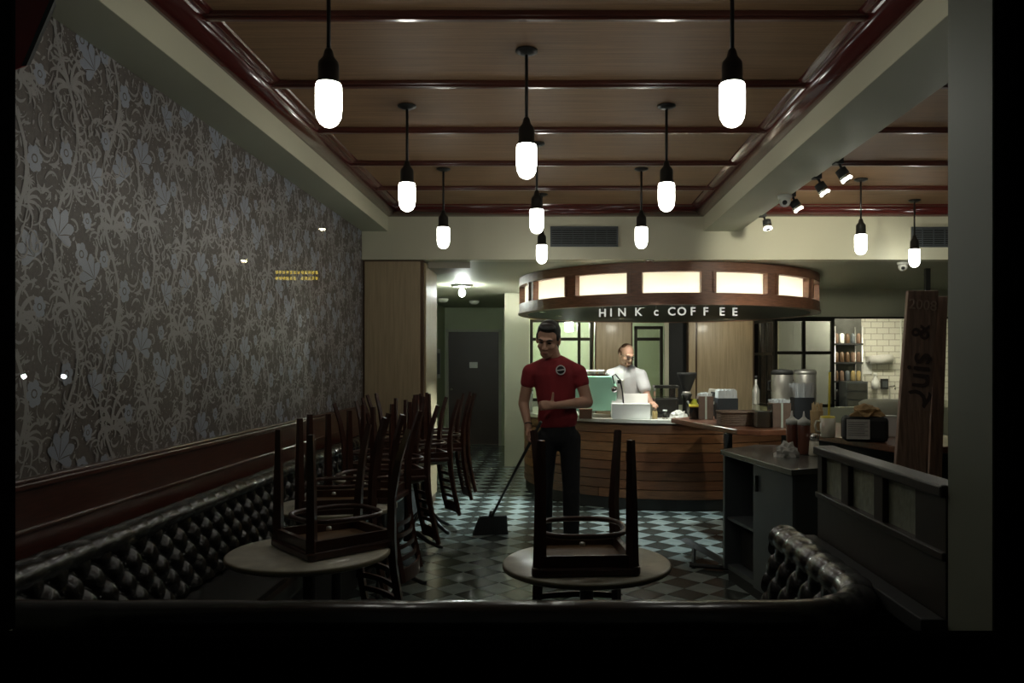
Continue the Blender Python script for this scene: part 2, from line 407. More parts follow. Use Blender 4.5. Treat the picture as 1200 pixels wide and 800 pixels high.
# wainscot
ws = struct('trim_1', MB().box((XL,2.0,0),(XL+.028,YH,1.06)), 'mahog')
MB().box((XL,2.0,1.055),(XL+.05,YH,1.078)).box((XL,2.0,1.078),(XL+.036,YH,1.092)).build('cap_rail','mahog',ws,bev=.005)
MB().box((XL,2.0,.90),(XL+.04,YH,.915)).build('bead','mahog',ws,bev=.004)
# coffer ceiling
cl = struct('ceiling', MB().box((XL,YW,ZC+.03),(XR,YH+.2,ZC+.25)), 'ceil_w')
LX, RX, RX2 = -1.644, 1.485, 1.84
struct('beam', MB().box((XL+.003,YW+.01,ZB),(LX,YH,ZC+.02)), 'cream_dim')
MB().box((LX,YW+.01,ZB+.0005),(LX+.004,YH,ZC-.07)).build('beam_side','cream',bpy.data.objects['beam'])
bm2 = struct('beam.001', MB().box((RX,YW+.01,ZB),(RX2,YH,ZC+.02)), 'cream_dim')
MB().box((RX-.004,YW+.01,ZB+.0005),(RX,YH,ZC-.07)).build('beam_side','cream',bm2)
bt = [3.52+.863*k for k in range(-2,6)]
ys = [1.9]+[b for b in bt if b > 1.9]+[YH-.02]
for (xa, xb) in ((LX,RX),(RX2,XR)):
    for k in range(len(ys)-1):
        MB().box((xa,ys[k]+.004,ZC),(xb,ys[k+1]-.004,ZC+.03)).build('panel','ceil_w',cl)
    for b in bt:
        if b < 1.9 or b > YH-.3: continue
        mb = MB(); mb.box((xa,b-.028,ZC-.022),(xb,b+.028,ZC+.002)); mb.box((xa,b-.016,ZC-.034),(xb,b+.016,ZC-.02))
        mb.build('batten','batten',cl,bev=.005)
# crown moulding: profile in (inward, z)
prof = [(0,2.955)]+[(.012+.085*math.sin(PI/2*k/10)**1.1, 2.957+.058*(1-math.cos(PI/2*k/10))) for k in range(11)]+[(.097,3.030),(.120,3.032),(.140,3.040),(.146,3.05),(0,3.05)]
def crown_y(x, sgn, y0, y1):
    n = len(prof); vs = []
    for y in (y0,y1): vs += [(x+sgn*p[0], y, p[1]) for p in prof]
    return MB().add(vs, [tuple(range(n)), tuple(range(n,2*n))[::-1]]+[(i,(i+1)%n,n+(i+1)%n,n+i) for i in range(n)])
def crown_x(y, x0, x1):
    n = len(prof); vs = []
    for x in (x0,x1): vs += [(x, y-p[0], p[1]) for p in prof]
    return MB().add(vs, [tuple(range(n)), tuple(range(n,2*n))[::-1]]+[(i,(i+1)%n,n+(i+1)%n,n+i) for i in range(n)])
struct('trim_2', crown_y(LX+.004, 1, YW+.01, YH), 'trim')
struct('trim_3', crown_y(RX-.004, -1, YW+.01, YH), 'trim')
struct('trim_4', crown_x(YH, LX, RX), 'trimx')
struct('trim_5', crown_x(YH, RX2, XR), 'trimx')
for nm in ('trim_2','trim_3','trim_4','trim_5'):
    for p in bpy.data.objects[nm].data.polygons:
        if len(p.vertices) == 4 and 1 <= min(v % len(prof) for v in p.vertices) and max(v % len(prof) for v in p.vertices) <= 11: p.use_smooth = True
# header wall, rear ceiling
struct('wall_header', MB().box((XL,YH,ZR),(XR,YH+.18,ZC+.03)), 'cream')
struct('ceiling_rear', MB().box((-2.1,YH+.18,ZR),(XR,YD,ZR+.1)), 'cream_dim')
# boxed block at the end of the left wall, tan panels
bl = struct('wall_block', MB().box((XL,YH+.05,0),(-1.30,8.75,ZR)), 'tan_d')
MB().box((XL+.02,YH+.03,.1),(-1.33,YH+.052,ZR-.015)).build('panel','tan',bl,bev=.003)
MB().box((-1.302,YH+.10,.1),(-1.28,8.72,ZR-.02)).build('panel','tan',bl,bev=.003)
# corridor
struct('wall_left_hall', MB().box((-2.15,8.0,0),(-2.0,YD,ZR)), 'green')
wb = MB(); wb.box((-2.15,YD,0),(-1.97,YD+.12,ZR)); wb.box((-.97,YD,0),(-.2,YD+.12,ZR)); wb.box((-1.97,YD,2.12),(-.97,YD+.12,ZR))
struct('wall_back', wb, 'green')
dr = struct('door_1', MB().box((-1.93,YD+.03,0.005),(-1.01,YD+.08,2.08)), 'door')
df = MB(); df.box((-1.98,YD-.02,0),(-1.93,YD+.09,2.13)); df.box((-1.01,YD-.02,0),(-.96,YD+.09,2.13)); df.box((-1.98,YD-.02,2.08),(-.96,YD+.09,2.13))
df.build('door_frame','cream_dim',dr)
MB().ell((-1.87,YD-.02,1.03),(.03,.03,.03)).build('door_knob','chrome',dr)
MB().box((-1.55,YD+.018,1.42),(-1.40,YD+.03,1.53)).build('door_sign','white',dr)
MB().box((-1.93,YD+.015,.01),(-1.01,YD+.03,.022)).build('threshold_strip','chrome',dr)
struct('wall_hall_side', MB().box((-.72,YB,0),(-.60,YD,ZR)), 'green')
struct('baseboard_left', MB().box((-2.0,8.76,0),(-1.98,YD,.1)), 'mahog')
# green room behind the bar
struct('wall_green_room', MB().box((-.6,13.3,0),(2.9,13.4,ZR)), 'green2')
# bar back wall
bk = MB(); bk.box((-.72,YB-.02,0),(-.36,YB+.1,ZR)); bk.box((-.36,YB,2.17),(2.95,YB+.1,ZR)); bk.box((-.36,YB,0),(2.95,YB+.1,.95))
struct('wall_bar_back', bk, 'cream_dim')
def column(x0, x1, nm):
    c = struct(nm, MB().box((x0,YB-.14,0),(x1,YB+.1,ZR)), 'tan_d')
    a = .12 if x1-x0 > .6 else 0
    if a: MB().box((x0+.01,YB-.16,.2),(x0+a-.015,YB-.138,ZR)).build('panel','tan',c,bev=.003)
    MB().box((x0+a+.012,YB-.16,.2),(x1-.025,YB-.138,ZR)).build('panel','tan',c,bev=.003)
    return c
column(.60,1.14,'column_wall'); column(1.94,2.90,'column_wall.001')
def window(nm, x0, x1, z0, z1, y, xs, zs, fr=.04, gold=False, m='pane2', par=None):
    wn_ = bpy.data.objects.new(nm, None); C.objects.link(wn_); wn_['kind'] = 'structure'
    mb = MB(); mb.box((x0,y-.03,z0),(x0+fr,y+.03,z1)); mb.box((x1-fr,y-.03,z0),(x1,y+.03,z1)); mb.box((x0,y-.03,z1-fr),(x1,y+.03,z1)); mb.box((x0,y-.03,z0),(x1,y+.03,z0+fr))
    mb.build('window_frame','bframe',wn_,bev=.004)
    for x in xs: MB().box((x-fr/2,y-.025,z0+fr),(x+fr/2,y+.025,z1-fr)).build('mullion','bframe',wn_,bev=.004)
    for z in zs: MB().box((x0+fr,y-.022,z-fr/2),(x1-fr,y+.022,z+fr/2)).build('mullion','bframe',wn_,bev=.004)
    if gold:
        MB().box((x1,y-.035,z0),(x1+.015,y+.02,z1)).box((x0-.01,y-.035,z1),(x1+.015,y+.02,z1+.01)).build('brass_edge','gold',wn_)
    xe = [x0+fr]+[x for x in xs]+[x1-fr]; ze = [z0+fr]+list(zs)+[z1-fr]
    for i in range(len(xe)-1):
        for j in range(len(ze)-1):
            MB().box((xe[i]+.005,y-.002,ze[j]+.005),(xe[i+1]-.005,y+.002,ze[j+1]-.005)).build('pane',m,wn_)
    return wn_
window('window_2', -.35,.57,.95,2.15,YB+.03,[.05,.37],[1.86],.045,True)
window('window_3', 1.18,1.60,.95,2.05,YB+.03,[],[1.86],.045)
struct('trim_6', MB().box((1.62,YB-.03,.95),(1.68,YB+.05,2.17)), 'cream')
struct('wall_dark_panel', MB().box((1.69,YB-.01,.9),(1.94,YB+.09,2.17)), 'blackmat')
# slanted glazing to the kitchen
YK = 11.0
sg = bpy.data.objects.new('window_4', None); C.objects.link(sg); sg['kind'] = 'structure'
A, B = Vector((2.91,11.66,0)), Vector((3.04,11.0,0)); dv = B-A
for t in (0,.33,.66,1):
    p = A+dv*t; MB().box((p.x-.010,p.y-.012,.9),(p.x+.010,p.y+.012,2.13)).build('mullion','bframe',sg)
for z in (.92,1.64,2.10):
    MB().prism([(A.x-.02,A.y),(A.x+.02,A.y),(B.x+.02,B.y),(B.x-.02,B.y)],z-.02,z+.02).build('mullion','bframe',sg)
MB().prism([(A.x-.003,A.y),(A.x+.003,A.y),(B.x+.003,B.y),(B.x-.003,B.y)],.92,2.12).build('pane','pane2',sg)
window('window_5', 3.04,3.87,.9,2.13,YK,[3.45],[1.65],.045)
kw = MB(); kw.box((3.0,YK-.02,2.13),(XR,YK+.1,ZR)); kw.box((3.0,YK-.02,0),(5.5,YK+.1,.9)); kw.box((5.5,YK-.02,0),(XR,YK+.1,2.13))
struct('wall_kitchen_front', kw, 'cream_dim')
MB().prism([(2.88,11.6),(2.95,11.7),(3.06,11.05),(3.0,10.98)],2.13,ZR).build('panel','cream_dim',bpy.data.objects['wall_kitchen_front'])
struct('trim_7', MB().box((3.0,YK-.04,2.12),(5.5,YK+.02,2.145)), 'bframe')
struct('wall_kitchen_back', MB().box((2.9,13.3,0),(8.2,13.4,ZR)), 'ktile')
struct('wall_kitchen_left', MB().box((2.92,11.7,0),(3.0,13.3,ZR)), 'cream')
struct('wall_kitchen_side', MB().box((3.56,12.6,0),(4.44,12.66,ZR)), 'grey_wall')
struct('wall_kitchen_side.001', MB().box((3.1,12.55,0),(3.55,12.66,ZR)), 'cream')
struct('wall_right', MB().box((XR,YW,0),(XR+.1,13.3,3.05)), 'cream_dim')
# vents on the header
def vent(label, cx, cz, ww, hh):
    t = thing('air_vent', label, 'vent', (cx,YH-.02,cz-hh/2)); z0, z1 = 0, hh
    mb = MB(); fr = .015
    mb.box((-ww/2,-.01,0),(ww/2,.012,fr)); mb.box((-ww/2,-.01,hh-fr),(ww/2,.012,hh)); mb.box((-ww/2,-.01,fr),(-ww/2+fr,.012,hh-fr)); mb.box((ww/2-fr,-.01,fr),(ww/2,.012,hh-fr))
    mb.build('frame','grey',t)
    MB().box((-ww/2+fr,.008,fr),(ww/2-fr,.018,hh-fr)).build('backing','blackmat',t)
    for k in range(8):
        z = fr+(hh-2*fr)*(k+.5)/8
        MB().box((-ww/2+fr,-.006,z-.004),(ww/2-fr,.008,z+.004), Matrix.Rotation(0,4,'X')).build('slat','grey',t)
    for k in range(1,6):
        x = -ww/2+ww*k/6; MB().box((x-.003,-.009,fr),(x+.003,.006,hh-fr)).build('bar','grey',t)
vent('grey louvred air vent on the cream header above the counter canopy', .30, 2.754, .67, .20)
vent('dark louvred air vent on the header behind the far pendant of the side bay', 3.86, 2.75, .66, .20)
# ================================================================== PENDANTS
def pendant():
    t = thing('pendant_lamp', None, 'lamp', (0,0,0))
    MB().lathe([(0,0),(.055,0),(.055,-.008),(.03,-.02),(.012,-.024)],n=20).build('canopy_plate','iron',t)
    MB().tube([(0,0,-.015),(0,0,-.36)],.0085,8).build('rod','iron',t)
    MB().lathe([(.009,-.33),(.016,-.34),(.022,-.365),(.038,-.385),(.040,-.40),(.040,-.452),(.046,-.458),(.046,-.468),(.0,-.468)],n=20).build('socket','black',t)
    MB().lathe([(.046,-.468),(.0495,-.475),(.050,-.50),(.050,-.57),(.046,-.60),(.034,-.622),(.018,-.633),(0,-.636)],n=20).build('glass','bulb',t)
    return t
pd = pendant(); first = True
PEND = [(-.871,3.08,'nearest left of the nine pendants, hanging close to the front window on the wallpaper side'),
 (.69,3.08,'large-looking white pendant nearest the window, beside the right-hand beam'),
 (-.135,3.94,'single centre pendant hanging just inside the front pair, largest of the middle line'),
 (-.882,4.785,'second pendant back along the wallpaper side'),
 (.677,4.785,'second pendant back along the beam side, above the grinder'),
 (-.12,5.6,'middle one of the three centre-line pendants, above the red-shirted man'),
 (-.878,6.33,'farthest pendant on the wallpaper side, small before the cream header'),
 (.696,6.33,'farthest pendant on the beam side, right of the header vent'),
 (-.11,7.28,'farthest centre-line pendant, smallest, just above the canopy'),
 (2.58,4.95,'side-bay pendant nearest the window, mostly hidden behind the window pillar'),
 (3.42,5.80,'side-bay pendant second from the window, hidden behind the window pillar'),
 (2.58,6.69,'pendant of the side bay beyond the beam, beside the spotlights'),
 (3.42,7.55,'small pendant of the side bay in front of its wall vent')]
for i, (x,y,lb) in enumerate(PEND):
    o = pd if i == 0 else copy_tree(pd)
    o.location = (x,y,ZC); o['label'] = lb; o['group'] = 'opal glass pendant lamps'
hl = thing('hall_lamp', 'bare glowing bulb on a ceiling plate in the green hallway', 'lamp', (-1.2,10.4,ZR))
MB().lathe([(0,0),(.14,0),(.14,-.02),(.09,-.03),(.03,-.035)],n=24).build('ceiling_plate','steel',hl)
MB().lathe([(.03,-.03),(.028,-.06),(.02,-.07)],n=16).build('socket','white',hl)
MB().ell((0,0,-.105),(.042,.042,.05)).build('bulb','bulb_b',hl)
# room lamp behind the bar window, kitchen light, canopy tube, spots
rl = thing('wall_lamp', 'bright lamp shining through the bar window behind the red-shirted man', 'lamp', (.24,12.5,ZR))
MB().tube([(0,0,0),(0,0,-.36)],.01).build('rod','iron',rl)
MB().lathe([(0,-.36),(.06,-.36),(.06,-.52),(0,-.52)],n=16).build('glass','bulb_c',rl)
kl = thing('strip_light', 'white strip light on the kitchen ceiling', 'lamp', (4.9,12.2,ZR-.03))
MB().box((-.6,-.08,0),(.6,.08,.03)).build('housing','white',kl); MB().box((-.58,-.06,-.02),(.58,.06,0)).build('diffuser',emat('lit_kitchen_strip',(1,.93,.75),45),kl)
# spotlights on the beam
SPOTS = [(985,187,(.95,7.55,.0),'highest track spotlight on the beam edge, nearest the window'),
 (960,205,(3.2,7.88,2.55),'second track spotlight down the beam edge'),
 (930,228,(2.4,7.88,2.5),'third track spotlight down the beam edge, beside the white camera'),
 (896,250,(2.0,8.4,.9),'lowest and farthest track spotlight, double-headed look, near the header')]
for i, (px,py,tg,lb) in enumerate(SPOTS):
    s_ = (px-649)/(RX2+.03); p = Vector((RX2+.02, F/s_, ZB))
    t = thing('spotlight', lb, 'spotlight', p, group='track spotlights')
    MB().box((-.035,-.03,-.01),(.02,.03,.04)).tube([(0,0,0),(.02,0,-.045)],.009).build('bracket','blackmat',t)
    c = Vector((.035,0,-.085)); look = (Vector((.55,-.12,-.9)) if i != 3 else Vector((.1,-.2,-1)))
    q = look.to_track_quat('-Z','Y').to_matrix().to_4x4()
    MB().lathe([(.02,.055),(.036,.05),(.038,-.01)],c,18,q).build('can','blackmat',t)
    MB().lathe([(.0385,-.0),(.0390,-.016),(.035,-.018)],c,18,q).build('chrome_rim','chrome',t)
    MB().tube([c+(q.to_3x3() @ Vector((.031*math.cos(2*PI*g/20),.031*math.sin(2*PI*g/20),-.030))) for g in range(20)],.0075,6,close=True).build('lens','spot_glow',t)
    MB().lathe([(0,-.012),(.022,-.012),(.022,-.040),(0,-.042)],c,16,q).build('lamp_core','blackmat',t)
    pos = p+Vector((.12,-.02,-.2))
    lamp('spot_beam', 'SPOT', pos, [70,30,30,30][i], (.86,.97,1) if i == 0 else (1,.93,.78), .03, tg, 48 if i == 0 else 70)
hd = thing('added_header_downlight','small added downlight under the cream header, brightening the floor before the counter','downlight',(.95,7.95,ZR))  # fixture and its spot are added to brighten floor and counter boards
MB().lathe([(.05,0),(.05,-.008),(.036,-.008)],n=20).build('trim_ring','chrome',hd); MB().lathe([(0,-.004),(.036,-.004)],n=16).build('lens','spot_glow',hd)
lamp('added_header_spot','SPOT',(.95,7.93,ZR-.03),140,(.82,.96,1),.03,(1.15,7.35,0),54)
def dome(label, x, y, z):
    t = thing('security_camera', label, 'camera', (x,y,z), group='ceiling cameras')
    MB().lathe([(.055,0),(.055,-.02),(.045,-.03)],n=20).build('mount','plastic_w',t)
    MB().ell((0,0,-.045),(.045,.045,.045)).build('dome','plastic_w',t)
    MB().ell((-.01,-.03,-.06),(.02,.02,.02)).build('lens','blackmat',t)
p = at(922,222,6.2); dome('white dome camera under the beam beside the spotlights', 1.80, 6.2, ZB)
dome('small white dome camera under the header below the side-bay pendant', 3.55, 8.1, ZR)
for i, (x, y, lb) in enumerate([(-1.75,12.6,'white round detector on the hallway ceiling by the left wall'),(-1.3,13.0,'white round detector on the hallway ceiling beyond the bulb')]):
    t = tag(MB().lathe([(.0,0),(.08,0),(.08,-.03),(.05,-.06),(0,-.06)],n=20).build('smoke_detector','plastic_w',loc=(x,y,ZR)), lb, 'detector', 'hallway detectors')
# duct in hall
tag(MB().prism([(-1.275,8.08),(-.85,8.08),(-1.0,8.35),(-1.275,8.7)],ZR-.06,ZR).build('ceiling_duct','duct'), 'grey angular duct under the ceiling beside the tan panel block', 'duct')
# picture on hall wall
pf = thing('picture_frame','small framed notice on the left wall of the green hallway','picture',(-1.985,13.5,1.25))
MB().box((-.012,-.3,0),(.02,.3,.5)).build('frame','white',pf); MB().box((.02,-.22,.07),(.024,.22,.43)).build('print_sheet','grey',pf)
# ================================================================== BAR CANOPY + COUNTER
CX, CY = 1.376, 9.8
cn = thing('bar_canopy', 'round wooden canopy with glowing panels hanging over the bar counter', 'canopy', (CX,CY,2.1))
def loc0(mb, name, m, par, **k):
    o = mb.build(name, m, par, **k); o.matrix_parent_inverse = Matrix.Translation(-Vector(par.location)); return o
loc0(MB().arc((CX,CY),1.70,1.80,-180,180,2.43,2.528,96),'top_band','canopy',cn)
loc0(MB().arc((CX,CY),1.68,1.80,-180,180,2.115,2.215,96),'bottom_band','canopy',cn)
loc0(MB().arc((CX,CY),1.70,1.815,-180,180,2.095,2.118,96),'bottom_lip','canopy',cn)
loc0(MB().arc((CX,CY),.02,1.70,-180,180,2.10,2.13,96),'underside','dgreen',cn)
for k in range(-4,11):
    a0 = -13+24*k-7.6
    if a0 > 180: continue
    o = loc0(MB().arc((CX,CY),1.72,1.785,a0-14.3+14.3,a0+5,2.21,2.435,3),'post','canopy',cn)
    loc0(MB().arc((CX,CY),1.785,1.80,a0+3.8,a0+5,2.22,2.43,1).arc((CX,CY),1.785,1.80,a0-.0,a0+1.0,2.22,2.43,1),'post_strip','canopy',cn)
    loc0(MB().arc((CX,CY),1.725,1.730,a0+5,a0+24,2.212,2.432,10),'glowing_panel','opal',cn)
tb = loc0(MB().tube([(CX+1.655*math.cos(2*PI*k/64),CY+1.655*math.sin(2*PI*k/64),2.225) for k in range(64)],.018,6,close=True),'light_tube','tube',cn)
ringc = math.atan2(-CX, CY)
for i, (px, r) in enumerate([(635,1.45),(655,1.25),(753,1.5)]):
    # downlights on the underside
    y = {0:9.2,1:9.9,2:8.5}[i]; x = (px-649)/F*y
    if (x-CX)**2+(y-CY)**2 > 1.62**2: x = CX-math.sqrt(max(0,1.62**2-(y-CY)**2))
    loc0(MB().lathe([(.04,2.10),(.04,2.092),(.028,2.092)],(x,y,0),16),'downlight_ring','chrome',cn)
    loc0(MB().lathe([(0,2.094),(.028,2.094)],(x,y,0),16),'downlight','led',cn)
for (x,y,e) in ((.3,8.45,95),(.85,8.35,90),(1.5,8.3,45),(2.3,8.5,40),(1.4,9.6,20)):
    lamp('canopy_spot','SPOT',(x,y,2.07),e*.28,(1,.96,.88),.03,(x+.02,y-.02,.5),95)
for (x,y,tx) in ((.9,10.5,.9),(2.30,10.6,2.40)):  # added lamps that brighten the tan columns, trim rings added with them
    lamp('added_column_spot','SPOT',(x,y,2.07),15,(1,.95,.82),.08,(tx,11.6,1.5),150,1)
    loc0(MB().lathe([(.04,2.10),(.04,2.092),(.028,2.092)],(x,y,0),16),'downlight_ring','chrome',cn)
lamp('hall_side_spot','SPOT',(.02,8.9,2.07),190,(.80,.96,1),.04,(-1.15,8.1,0),60)
# letters
LET = [('H',706),('I',716),('N',729),('K',748),('c',769),('C',787),('O',799),('F',812),('F',827),('E',846),('E',861)]
sg_ = thing('hanging_sign', 'row of small white letters hanging beneath the canopy front', 'sign', (CX,8.2,2.0))
for ch, px in LET:
    # on a circle inside the rim
    best = None
    for k in range(-700,700):
        a = k/1000; x = CX+1.60*math.sin(a); y = CY-1.60*math.cos(a); q = abs(649+x*F/y-px)
        if best is None or q < best[0]: best = (q,x,y,a)
    _, x, y, a = best
    o = text('letter', ch, .118, 'letter', sg_, (x-CX,y-8.2,.035), (PI/2,0,a*.5), .006, .002)
    m_ = MB().box((x-CX-.002,y-8.2-.002,.06),(x-CX+.002,y-8.2+.002,.10)).build('letter_pin','steel',sg_)
# counter
ct = thing('bar_counter', 'round bar counter clad in reclaimed wood boards with pale stone top', 'counter', (CX,CY,0))
loc0(MB().arc((CX,CY),1.20,1.70,-115,75,0,.885,60),'core','blackmat',ct)
loc0(MB().arc((CX,CY),1.70,1.72,-115,75,0,.12,60),'plinth','blackmat',ct)
R2 = random.Random(5)
for r in range(8):
    z = .12+r*.0955; a = -115+R2.uniform(0,12)
    edges = [-115]
    while edges[-1] < 75: edges.append(min(75, edges[-1]+R2.uniform(50,95)))
    for i in range(len(edges)-1):
        if edges[i+1]-edges[i] < 1: continue
        e = R2.uniform(0,.006)
        loc0(MB().arc((CX,CY),1.70,1.735+e,edges[i]+.12,edges[i+1]-.12,z,z+.088,max(3,int((edges[i+1]-edges[i])/3))),'plank','board%d'%R2.randrange(5),ct)
loc0(MB().arc((CX,CY),1.12,1.78,-117,76,.895,.93,60),'worktop','stone',ct)
loc0(MB().arc((CX,CY),1.12,1.76,-117,76,.885,.896,60),'worktop_edge','tan_d',ct)
# raised wooden bar (condiment bar)
cb = thing('condiment_bar', 'reddish wooden bar top curving from the counter toward the window', 'bar top', (1.9,6.6,0))
BP = [(1.12,7.62),(1.45,6.30),(1.62,6.22),(1.86,6.28),(2.05,5.45),(2.17,5.00),(2.9,5.0),(2.85,5.8),(2.6,6.7),(2.45,7.2),(1.95,7.35),(1.55,7.95)]
loc0(MB().prism(BP,.935,.98),'top','bar',cb,bev=.006)
loc0(MB().prism([(2.1,5.9),(2.3,5.2),(2.8,5.3),(2.6,6.6),(2.3,7.0),(2.0,7.0)],.0,.935),'base','blackmat',cb)
for (x,y) in ((1.41,6.45),): loc0(MB().box((x-.03,y-.03,0),(x+.03,y+.03,.935)),'post','iron',cb)
# service station cabinet
st = thing('service_station', 'dark grey angled cabinet with open shelves standing on the tiles', 'cabinet', (1.5,5.1,0))
SP = [(1.18,5.55),(1.36,4.53),(1.60,4.66),(1.95,4.9),(1.95,5.75),(1.5,5.85)]
loc0(MB().prism([(1.165,5.57),(1.345,4.505),(1.61,4.63),(1.97,4.88),(1.97,5.8),(1.5,5.9)],.865,.90),'top','greytop',st,bev=.004)
u = (Vector((1.36,4.53,0))-Vector((1.18,5.55,0))); L = u.length; u.normalize(); nrm = Vector((u.y,-u.x,0));  nrm = nrm if nrm.x > 0 else -nrm
fr_ = Matrix.Translation((1.18,5.55,0)) @ Matrix(((u.x,nrm.x,0,0),(u.y,nrm.y,0,0),(0,0,1,0),(0,0,0,1)))
def sb(lo,hi,nm,m,**k): return loc0(MB().box(lo,hi,fr_),nm,m,st,**k)
sb((0,0,.08),(.03,.50,.865),'side_panel','grey'); sb((.50,0,.08),(.53,.45,.865),'side_panel','grey')
sb((.03,.02,.08),(.50,.48,.11),'shelf','grey'); sb((.03,.02,.42),(.50,.48,.44),'shelf','grey'); sb((.03,.45,.08),(.50,.48,.865),'back_panel','blackmat')
sb((.53,.0,.08),(L-.005,.02,.865),'door','grey'); sb((.56,-.02,.70),(.575,0,.80),'door_handle','black'); sb((.02,.03,0),(L-.03,.3,.08),'plinth','blackmat')
loc0(MB().prism([(1.37,4.55),(1.60,4.68),(1.93,4.92),(1.93,5.7),(1.55,5.8)],.08,.865),'cabinet_body','grey',st)
sb((.08,.1,.115),(.44,.40,.36),'bin','blackmat')
# fallen bench / step frame beside cabinet
stp = thing('folding_step', 'small dark folding step frame lying against the cabinet foot', 'step', (1.1,5.9,0))
a_, b_, c_ = at(803,632,6.3), at(845,658,5.75), at(815,660,5.97)
loc0(MB().tube([a_,b_+Vector((.05,0,-.02))],.03,4,flat=(.5,1.6)),'tread','blackmat',stp)
loc0(MB().tube([at(813,640,6.15),at(813,666,5.83)+Vector((0,0,.0))],.016,4),'leg','blackmat',stp)
loc0(MB().tube([Vector((1.0,5.86,.02)),Vector((1.3,5.75,.02))],.016,4),'foot_rail','blackmat',stp)
# ================================================================== PARTITION
pt = thing('partition_screen', 'low dark wood partition with three rippled glass panes behind the booth', 'partition', (1.045,2.6,0))
loc0(MB().box((1.02,2.07,0),(1.07,3.08,.995)),'lower_panel','darkwood',pt,bev=.003)
loc0(MB().box((1.005,2.07,1.150),(1.085,3.09,1.183)),'top_rail','darkwood',pt,bev=.006)
loc0(MB().box((1.01,2.07,.985),(1.08,3.08,1.008)),'sill_rail','darkwood',pt,bev=.004)
for (a,b) in ((3.03,3.08),(2.76,2.83),(2.47,2.54),(2.07,2.25)):
    loc0(MB().box((1.02,a,1.0),(1.07,b,1.152)),'post','darkwood',pt,bev=.003)
for (a,b) in ((2.83,3.03),(2.54,2.76),(2.25,2.47)):
    loc0(MB().box((1.038,a,1.005),(1.046,b,1.152)),'pane','glass_y',pt)
# ================================================================== BANQUETTE
ban = thing('banquette', 'long black tufted leather banquette wrapping the front booth and left wall', 'banquette', (0,2.15,0))
path = []
def arcp(cx, cy, r, a0, a1, n):
    return [Vector((cx+r*math.cos(math.radians(a0+(a1-a0)*k/n)), cy+r*math.sin(math.radians(a0+(a1-a0)*k/n)), 0)) for k in range(n+1)]
BX0, BX1, BY, br = -1.80, .965, 2.15, .34
path = [Vector((BX0,7.7,0)), Vector((BX0,BY+br,0))]+arcp(BX0+br,BY+br,br,180,270,14)[1:]+[Vector((BX1-br,BY,0))]+arcp(BX1-br,BY+br,br,270,360,14)[1:]+[Vector((BX1,3.22,0))]
# resample
def resample(path, st):
    out = []; acc = 0; 
    for i in range(len(path)-1):
        a, b = path[i], path[i+1]; L = (b-a).length; t = (b-a).normalized(); n = max(1, round(L/st))
        for k in range(n): out.append((a+t*(L*k/n), acc+L*k/n))
        acc += L
    out.append((path[-1], acc)); return out
rs = resample(path, .0125)
nr = []
for i in range(len(rs)):
    t = (rs[min(i+2,len(rs)-1)][0]-rs[max(i-2,0)][0]).normalized(); nr.append(Vector((-t.y, t.x, 0)))
# inward normal: path runs down the left wall, along the front, up the right => inside is on the left of travel
# tufted back
vs = []; NZ = 40; TU, TV = .135, .15
mb = MB(); mb.smooth = True
for (p, s_), n_ in zip(rs, nr):
    for j in range(NZ+1):
        v = j/NZ; z = .47+.31*v
        a, b = s_/TU, (z-.47)/TV
        d = 1-(1-abs(math.sin(PI*(a+b))*math.sin(PI*(a-b)))**.8)**2.4
        off = .115-.06*v+.040*d
        q = p+n_*off; vs.append((q.x,q.y,z))
fs = [(i*(NZ+1)+j, (i+1)*(NZ+1)+j, (i+1)*(NZ+1)+j+1, i*(NZ+1)+j+1) for i in range(len(rs)-1) for j in range(NZ)]
mb.add(vs, fs); loc0(mb,'tufted_back','leather',ban)
# buttons
mb = MB(); tot = rs[-1][1]
for k in range(int(tot/TU*2)):
    for j in range(5):
        z = .47+j*TV/2
        if (k+j) % 2 or z > .77: continue
        s_ = k*TU/2; i = min(range(0,len(rs),1), key=lambda q: abs(rs[q][1]-s_)) if False else min(len(rs)-1, int(s_/tot*(len(rs)-1)))
        p = rs[i][0]+nr[i]*(.122-.06*(z-.47)/.31)
        mb.ell((p.x,p.y,z),(.010,.010,.010),8,5)
o = loc0(mb,'button','leather',ban); o['kind'] = 'stuff'
# roll top with pleats
mb = MB(); mb.smooth = True; vs = []; NR = 14
for (p, s_), n_ in zip(rs, nr):
    pl = abs(math.sin(PI*s_/.135)); r = .046+.010*pl**.35
    if s_ > 5.4 and s_ < 8.0: pl = abs(math.sin(PI*s_/.40)); r = .047+.008*pl**.12
    for k in range(NR):
        a = 2*PI*k/NR; q = p+n_*(.035+math.cos(a)*r*1.15); vs.append((q.x,q.y,.795+math.sin(a)*r))
fs = [(i*NR+k, (i+1)*NR+k, (i+1)*NR+(k+1)%NR, i*NR+(k+1)%NR) for i in range(len(rs)-1) for k in range(NR)]
fs += [tuple(range(NR)), tuple((len(rs)-1)*NR+k for k in range(NR))]
mb.add(vs, fs); loc0(mb,'rolled_top','leather',ban)
